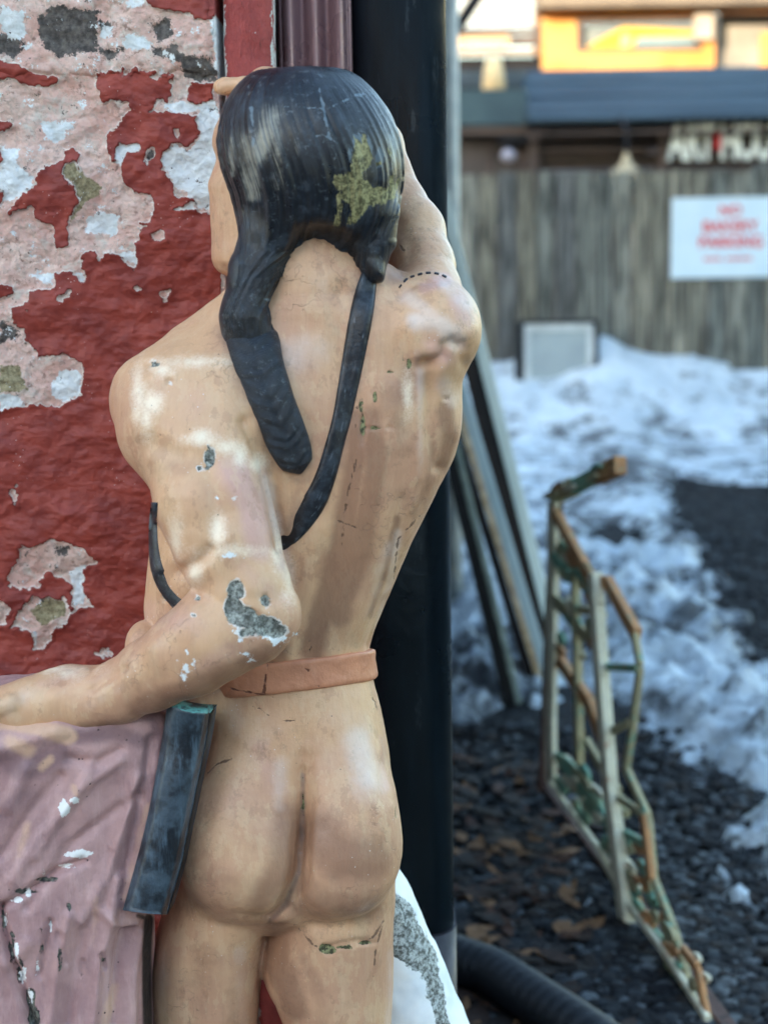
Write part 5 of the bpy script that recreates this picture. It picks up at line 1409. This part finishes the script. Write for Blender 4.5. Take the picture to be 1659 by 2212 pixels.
BR = np.array([(545, 670, 50), (543, 700, 57), (547, 740, 57), (557, 780, 54), (575, 830, 49), (590, 870, 47), (607, 915, 46), (625, 960, 45), (638, 992, 38), (650, 1022, 25)], float)
bl = smooth_line(BR, 6)
seg, verts, fl, faces = 56, [], [], []
NB = 300
cum = np.concatenate([[0], np.cumsum(np.hypot(*np.diff(bl[:, :2], axis=0).T))])
cen = []
for q in bl:
    h = hit(q[0], q[1])
    cen.append(h[0] if h else pt(q[0], q[1], 1.6))
cen = np.array(cen)
for it in range(4): cen[1:-1] = .5 * cen[1:-1] + .25 * (cen[:-2] + cen[2:])
fine_t = np.linspace(0, cum[-1], NB)
cenf = np.stack([np.interp(fine_t, cum, cen[:, k]) for k in range(3)], 1)
radf = np.interp(fine_t, cum, bl[:, 2])
for i in range(NB):
    t_ = cenf[min(i + 1, NB - 1)] - cenf[max(i - 1, 0)]
    t_ /= np.linalg.norm(t_)
    vv = cenf[i] - CAM; vv /= np.linalg.norm(vv)
    s_ = np.cross(t_, vv); s_ /= np.linalg.norm(s_)
    o_ = np.cross(s_, t_)
    if o_ @ vv > 0: o_ = -o_
    rr = radf[i] * mpp(1.6)
    endr = min(1.0, math.sqrt(max(0.02, (NB - 1 - i) / 16.0))) * min(1.0, .35 + i / 56)
    for k in range(seg):
        a = 2 * math.pi * k / seg
        sx, sy = math.cos(a), math.sin(a)
        ph = (fine_t[i] / 30.0 + abs(sx) * 1.15)
        pm_ = 2 * math.pi * ph + .8 * math.sin(i * .11)
        plait = 1 + ((.045 + .02 * math.sin(i * .17)) * math.sin(pm_) + .018 * math.sin(5 * pm_ + 3 * sx) + .012 * math.sin(9 * pm_ + 1.7 * math.sin(i * .05))) * (max(0, sy) ** 1.4 if sy > 0 else 0) + .010 * math.sin(i * .095 + sx) - .05 * math.exp(-((sx - .15 * math.sin(i * .055)) / .16) ** 2) * (sy > 0)
        verts.append(cenf[i] + vv * .022 * max(0, 1 - i / 95) ** 1.5 + s_ * sx * rr * plait * endr + o_ * (sy * .62 * rr * plait * endr + .002))
        fl.append((ph * 1.1 * (1 if sx > 0 else -1), a, sx))
    if i:
        for k in range(seg):
            faces.append(((i - 1) * seg + k, (i - 1) * seg + (k + 1) % seg, i * seg + (k + 1) % seg, i * seg + k))
faces.append(tuple((NB - 1) * seg + k for k in range(seg)))
faces.append(tuple(reversed(range(seg))))
link_mesh('braid', verts, faces, M_BRAID, hair_o, True, None, {'flow': np.array(fl)})

# ---------------- strap, belt, arm band stitches
n = NT('statue_strap_paint', 0.38, 0.5)
fl_ = n.attr('flow', True)
c = n.mix(n.ramp(n.noise(60, 5, .7), .4, .7), lin(16, 19, 25), lin(52, 60, 68))
c = n.mix(n.ramp(n.noise(1, 4, .7, n.map(fl_, (3.2, 1.4, 0))), .58, .68), c, lin(92, 100, 108))
M_STRAP = n.done(c, .4, n.bump(n.noise(160, 4, .6), .0008))
sp1 = ribbon('strap', [(800, 570, 24), (796, 596, 34), (788, 640, 46), (777, 700, 50), (766, 760, 48), (753, 830, 44), (739, 900, 40), (722, 965, 40), (703, 1030, 44), (680, 1082, 50), (648, 1125, 54), (612, 1160, 54), (590, 1178, 52), (560, 1200, 50)], .0035, M_STRAP, statue, tail=(lambda y0: (lambda a, b: y0 + (660 - a) * .0002 if a < 660 and b > 1070 else None))(hit(676, 1075)[0][1]))
ribbon('strap', [(336, 1085, 12), (332, 1130, 16), (333, 1180, 20), (339, 1225, 26), (354, 1262, 30), (378, 1294, 32), (410, 1330, 32)], .003, M_STRAP, statue, 5, tail=(lambda y0: (lambda a, b: y0 + (a - 345) * -.0004 if b > 1235 else None))(hit(345, 1232)[0][1]))

n = NT('statue_belt_paint', 0.5, 0.45)
c = n.mix(n.ramp(n.noise(16, 5, .65), .35, .65), lin(206, 140, 104), lin(186, 122, 90))
c = n.mix(n.math('MULTIPLY', n.ramp(n.noise(1, 5, .7, n.map(n.obj(), (90, 90, 14))), .52, .7), .4), c, lin(214, 158, 126))
kc = n.ramp(n.math('ADD', n.attr('crack'), n.math('MULTIPLY', n.math('SUBTRACT', n.noise(60, 4, .7), .5), 14)), 2.8, .8)
c = n.mix(n.math('MULTIPLY', kc, .85), c, lin(92, 48, 34))
M_BELT = n.done(c, .5, n.bump(n.math('SUBTRACT', n.noise(120, 4, .65), kc), .0012))
belt = Vol((-0.31, 1.56, 0.93), (0.02, 1.83, 1.08), 0.002)
sl, dt = belt.loft(TORSO, ret=True)
pa, pb, pc = pt(640, 1462, 1.60), pt(806, 1436, 1.68), pt(505, 1470, 1.66)
nb = np.cross(pb - pa, pc - pa); nb /= np.linalg.norm(nb)
if nb[2] < 0: nb = -nb
X, Y, Z = belt.ax[0][sl[0]][:, None, None], belt.ax[1][sl[1]][None, :, None], belt.ax[2][sl[2]][None, None, :]
pl = np.abs((X - pa[0]) * nb[0] + (Y - pa[1]) * nb[1] + (Z - pa[2]) * nb[2]).astype(np.float32) - 0.0180
e1, e2 = dt - .0075, pl
hh = np.maximum(.006 - np.abs(e1 - e2), 0) / .006
belt.d[sl] = np.maximum(e1, e2) + hh * hh * .0015
beV, beF = belt.mesh()
beV = relax(beV, beF, 1)
beV = beV + normals(beV, beF) * (fbm(beV, 40, 3, 6) * .0014)[:, None]
ex, ey = proj(beV)
eck = np.minimum(seg_dist(ex, ey, [(578, 1430), (574, 1465), (570, 1500)]), seg_dist(ex, ey, [(500, 1488), (560, 1500), (640, 1506), (720, 1496), (808, 1470)]))
eck = np.minimum(eck, seg_dist(ex, ey, [(640, 1436), (668, 1448), (650, 1470), (700, 1486)]) + 1.2)
link_mesh('belt', beV, beF, M_BELT, statue, True, {'crack': eck + (1 - facing(beV, normals(beV, beF))) * 60})

M_STITCH = simple('stitch_paint', lin(36, 30, 36), rough=.6)
arc = smooth_line([(862, 622), (878, 604), (900, 595), (925, 590), (950, 593), (970, 603)], 10)
for i in range(0, len(arc) - 4, 7):
    a, b = arc[i], arc[min(i + 4, len(arc) - 1)]
    if hit(*a) and hit(*b):
        ribbon('stitch', [(a[0], a[1], 3.2), ((a[0] + b[0]) / 2, (a[1] + b[1]) / 2, 3.6), (b[0], b[1], 3.2)], .0010, M_STITCH, statue, 3, 2, 0, False)

# ---------------- dark side flap
n = NT('statue_flap_paint', 0.36, 0.5)
stv = n.noise(1, 5, .7, n.map(n.obj(), (70, 70, 10)))
c = n.mix(n.ramp(n.noise(22, 5, .65), .38, .62), lin(18, 24, 30), lin(66, 80, 90))
c = n.mix(n.math('MULTIPLY', n.ramp(stv, .5, .72), .6), c, lin(92, 112, 126))
c = n.mix(n.ramp(n.math('ADD', n.attr('rim'), n.math('MULTIPLY', n.math('SUBTRACT', n.noise(90, 4, .7), .5), 1.2)), .45, .65), c, lin(92, 158, 156))
M_FLAP = n.done(c, .38, n.bump(n.math('ADD', n.noise(140, 4, .6), stv), .0009))
FL = smooth_line([(362, 1522, 455, 1540, 1.552), (350, 1600, 446, 1605, 1.556), (336, 1680, 428, 1690, 1.550), (318, 1770, 410, 1780, 1.545), (298, 1850, 392, 1868, 1.541), (266, 1966, 362, 1976, 1.536)], 8)
vv, ff, rim, na = [], [], [], 25
for i, q in enumerate(FL):
    for k in range(na):
        s_ = k / (na - 1)
        bul = math.sin(math.pi * s_)
        p = pt(q[0] + (q[2] - q[0]) * s_, q[1] + (q[3] - q[1]) * s_ + 6 * bul * (1 if i < 3 else .3), q[4] - .008 * bul + (.022 * max(0, s_ - .86) / .14) + .012 * max(0, .14 - s_) / .14)
        vv.append(p); rim.append(.62 if i == 0 else 0.0)
for i, q in enumerate(FL):
    for k in range(na):
        vv.append(vv[i * na + k] + np.array([0.004, .030, 0.0])); rim.append(.5 if i == 0 else 0)
nt = len(FL) * na
for i in range(len(FL) - 1):
    for k in range(na - 1):
        a = i * na + k
        ff += [(a, a + 1, a + na + 1, a + na), (nt + a, nt + a + na, nt + a + na + 1, nt + a + 1)]
    for k in (0, na - 1):
        a = i * na + k
        ff.append((a, a + na, nt + a + na, nt + a))
for i in (0, len(FL) - 1):
    for k in range(na - 1):
        a = i * na + k
        ff.append((a, nt + a, nt + a + 1, a + 1))
fo = link_mesh('side_flap', vv, ff, M_FLAP, statue, False, {'rim': rim})
fo.data.polygons.foreach_set('use_smooth', np.array([p.index < 0 or len(p.vertices) == 4 for p in fo.data.polygons]))
tag(fo, 'dark slate flap with a chipped teal top edge')

# ---------------- mauve blanket over the rock and the white rock base
bk = Vol((-0.62, 1.42, 0.0), (-0.18, 1.90, 1.06), 0.003)
bk.loft([(1462, 30, 190, 1.672, .010), (1474, -60, 260, 1.660, .040), (1490, -140, 318, 1.648, .062), (1512, -180, 345, 1.642, .074), (1560, -200, 362, 1.640, .082), (1660, -230, 360, 1.640, .088), (1760, -250, 345, 1.640, .094), (1860, -260, 330, 1.635, .098), (1960, -262, 326, 1.63, .102),
         (2060, -262, 330, 1.63, .106), (2150, -262, 326, 1.625, .11), (2260, -262, 330, 1.62, .115), (2500, -280, 320, 1.62, .12), (2900, -320, 330, 1.62, .14), (3420, -340, 340, 1.62, .15)], .01, 2.6)
bk.cone(pt(330, 1560, 1.605), pt(310, 1900, 1.590), .022, .030, .04)
kV, kF = bk.mesh()
kV = relax(kV, kF, 1)
BK_ST = [([(0, 1620), (60, 1600), (120, 1580)], 26, 6), ([(30, 1900), (90, 1800), (180, 1700), (260, 1640)], 14, 4), ([(0, 1850), (60, 1760), (130, 1680)], 12, -4), ([(60, 1960), (150, 1830), (240, 1760), (300, 1720)], 12, -4),
         ([(0, 1960), (60, 1925), (110, 1890), (180, 1860)], 9, -7), ([(180, 1990), (230, 1890), (270, 1780), (300, 1680)], 14, 5), ([(150, 2212), (165, 2080), (200, 1960)], 16, -5), ([(200, 2212), (210, 2100), (235, 1990), (262, 1900)], 14, 6),
         ([(250, 2212), (255, 2100), (270, 2010)], 12, -5), ([(280, 2212), (285, 2100), (300, 2010)], 12, 5), ([(0, 1960), (15, 2040), (40, 2110), (70, 2212)], 10, -9), ([(110, 1990), (95, 2060), (85, 2110)], 6, -5), ([(110, 2212), (130, 2060), (150, 1980)], 12, 5),
         ([(210, 1960), (250, 1990), (290, 1985)], 14, 5), ([(220, 2060), (225, 2090)], 6, -5), ([(180, 2080), (178, 2110)], 4, -4), ([(330, 1600), (310, 1700), (290, 1800), (262, 1930)], 12, -5), ([(60, 1660), (20, 1740)], 18, 4), ([(240, 1840), (225, 1900)], 8, -3), ([(130, 2020), (140, 2080)], 8, -4), ([(200, 1650), (150, 1740), (80, 1850)], 10, 3), ([(260, 1620), (210, 1650), (150, 1640)], 14, -4), ([(20, 2080), (60, 2040)], 18, 4)]
BK_ST = [(a_, b_ * .9, c_ * 1.5) for a_, b_, c_ in BK_ST]
kV = strokes(kV, kF, BK_ST)
kN = normals(kV, kF)
kV = kV + kN * (fbm(kV * (1, 1, .45), 26, 4, 12) * .0040 + fbm(kV * (1, 1, .3), 75, 3, 14) * .0013)[:, None]
kx, ky = proj(kV)
kfc = facing(kV, normals(kV, kF))
kfar = (1 - kfc) * 80
KCH = [(10, 1990, 5, 30), (28, 2050, 6, 34), (45, 2100, 6, 26), (68, 2160, 10, 30), (75, 2200, 12, 22), (60, 1925, 30, 5), (100, 1900, 22, 5), (130, 2070, 4, 20), (90, 2040, 3, 24), (150, 1960, 3, 10), (178, 2100, 3, 10), (224, 2075, 4, 10), (150, 1745, 0.5)]
KWH = [(62, 1930, 8, 10), (40, 1945, 14, 7), (14, 1985, 4, 12), (50, 2110, 7, 18), (36, 2050, 4, 20), (68, 2150, 5, 14), (110, 1995, 4, 14), (80, 2090, 3, 10), (175, 1845, 26, 8), (150, 1870, 18, 5), (95, 1880, 3, 8), (140, 1745, 12, 16), (160, 1730, 10, 8)]  # bare white flecks, plus sun glints on the cloth painted in as white
KTAN = [([(10, 1560), (80, 1570), (150, 1590)], 22, .9), ([(20, 1600), (60, 1620)], 24, .7), ([(110, 1640), (90, 1660)], 14, .6), ([(40, 1850), (60, 1780)], 16, .5), ([(160, 1700), (165, 1715)], 12, .6), ([(320, 1740), (300, 1820), (270, 1940)], 14, .5), ([(250, 2130), (225, 2212)], 18, .5), ([(210, 1940), (200, 2040)], 16, .4)]
KDARK = [([(0, 1640), (60, 1660), (130, 1630)], 40, .8), ([(160, 1590), (250, 1580), (300, 1600)], 26, .8), ([(0, 1760), (60, 1720)], 50, .6), ([(330, 1560), (345, 1620)], 20, .6), ([(100, 1880), (160, 1800)], 40, .3), ([(330, 1680), (300, 1840)], 16, .5)]
n = NT('blanket_paint', 0.5, 0.45)
c = n.mix(n.ramp(n.noise(12, 5, .65), .35, .65), lin(186, 146, 140), lin(160, 122, 120))
stv = n.noise(1, 5, .7, n.map(n.obj(), (46, 46, 7), (0, 0, 0), (0, .35, 0)))
c = n.mix(n.math('MULTIPLY', n.ramp(stv, .45, .7), .5), c, lin(204, 166, 160))
jit = n.math('MULTIPLY', n.math('SUBTRACT', n.noise(22, 5, .7), .5), .8)
c = n.mix(n.math('MULTIPLY', n.ramp(n.math('ADD', n.attr('dark'), jit), .2, .8), .8), c, lin(124, 94, 96))
c = n.mix(n.math('MULTIPLY', n.ramp(n.math('ADD', n.attr('tan'), jit), .25, .75), .75), c, lin(214, 172, 138))
c = n.mix(n.ramp(n.attr('black'), .25, .75), c, lin(22, 20, 24))  # shadow in the gap beside the leg, painted on as a black strip
mid = n.noise(60, 5, .7)
cm = n.ramp(n.math('ADD', n.attr('chip'), n.math('MULTIPLY', n.math('SUBTRACT', mid, .5), 22)), .8, -.8)
c = n.mix(cm, c, n.mix(n.ramp(n.noise(200, 3), .4, .6), lin(48, 46, 42), lin(108, 108, 96)))
wm = n.ramp(n.math('ADD', n.attr('white'), n.math('MULTIPLY', n.math('SUBTRACT', n.noise(85, 5, .75), .5), 26)), .8, -.8)
c = n.mix(wm, c, lin(234, 232, 226))
pit = n.math('MULTIPLY', n.ramp(n.voro(70), .10, .06), n.ramp(n.noise(9, 2), .5, .58))
c = n.mix(pit, c, lin(70, 50, 52))
hgt = n.math('SUBTRACT', n.math('ADD', stv, n.math('MULTIPLY', n.noise(90, 5, .65), .8)), n.math('ADD', cm, pit))
M_BLANKET = n.done(c, n.ramp(mid, .3, .7, .42, .62), n.bump(hgt, .0022, .9))
link_mesh('blanket', kV, kF, M_BLANKET, statue, True, {'chip': blobs_sd(kx, ky, KCH) + kfar, 'white': blobs_sd(kx, ky, KWH) + kfar, 'tan': soft(kx, ky, KTAN) * kfc, 'dark': soft(kx, ky, KDARK) * kfc, 'black': soft(kx, ky, [([(322, 1985), (318, 2060), (318, 2140), (322, 2260)], 13, 1.0), ([(300, 1978), (320, 1985)], 8, .7)])})

rk = Vol((-0.16, 1.66, 0.0), (0.26, 1.97, 0.78), 0.004)
rk.loft([(1850, 800, 846, 1.80, .02), (1880, 790, 862, 1.80, .034), (1920, 780, 884, 1.80, .045), (1980, 772, 912, 1.80, .055), (2060, 766, 946, 1.80, .062), (2120, 764, 972, 1.80, .066), (2212, 760, 1012, 1.80, .07), (2320, 755, 1060, 1.80, .075), (2700, 740, 1160, 1.80, .09), (3300, 720, 1230, 1.80, .1)], .01, 2.2)
rV, rF = rk.mesh()
rV = relax(rV, rF, 1)
rV = rV + normals(rV, rF) * (fbm(rV, 22, 4, 21) * .005)[:, None]
rx, ry = proj(rV)
n = NT('white_rock_paint', 0.55, 0.4)
gm = n.ramp(n.math('ADD', n.attr('bare'), n.math('MULTIPLY', n.math('SUBTRACT', n.noise(45, 5, .7), .5), 50)), 2, -2)
gr = n.mix(n.ramp(n.noise(170, 4, .7), .38, .62), lin(84, 86, 80), lin(190, 196, 192))
c = n.mix(gm, n.mix(n.ramp(n.noise(12, 4), .4, .6), lin(238, 240, 238), lin(220, 226, 228)), gr)
M_ROCK = n.done(c, .6, n.bump(n.math('MULTIPLY', n.math('SUBTRACT', n.math('MULTIPLY', n.noise(150, 4, .7), 1.2), .8), gm), .003))
link_mesh('rock_base', rV, rF, M_ROCK, statue, True, {'bare': np.minimum(poly_sd(rx, ry, [(840, 1925), (880, 1945), (925, 2030), (950, 2090), (962, 2150), (975, 2240), (945, 2240), (920, 2120), (900, 2100), (865, 2080), (840, 2060)]), 60)})
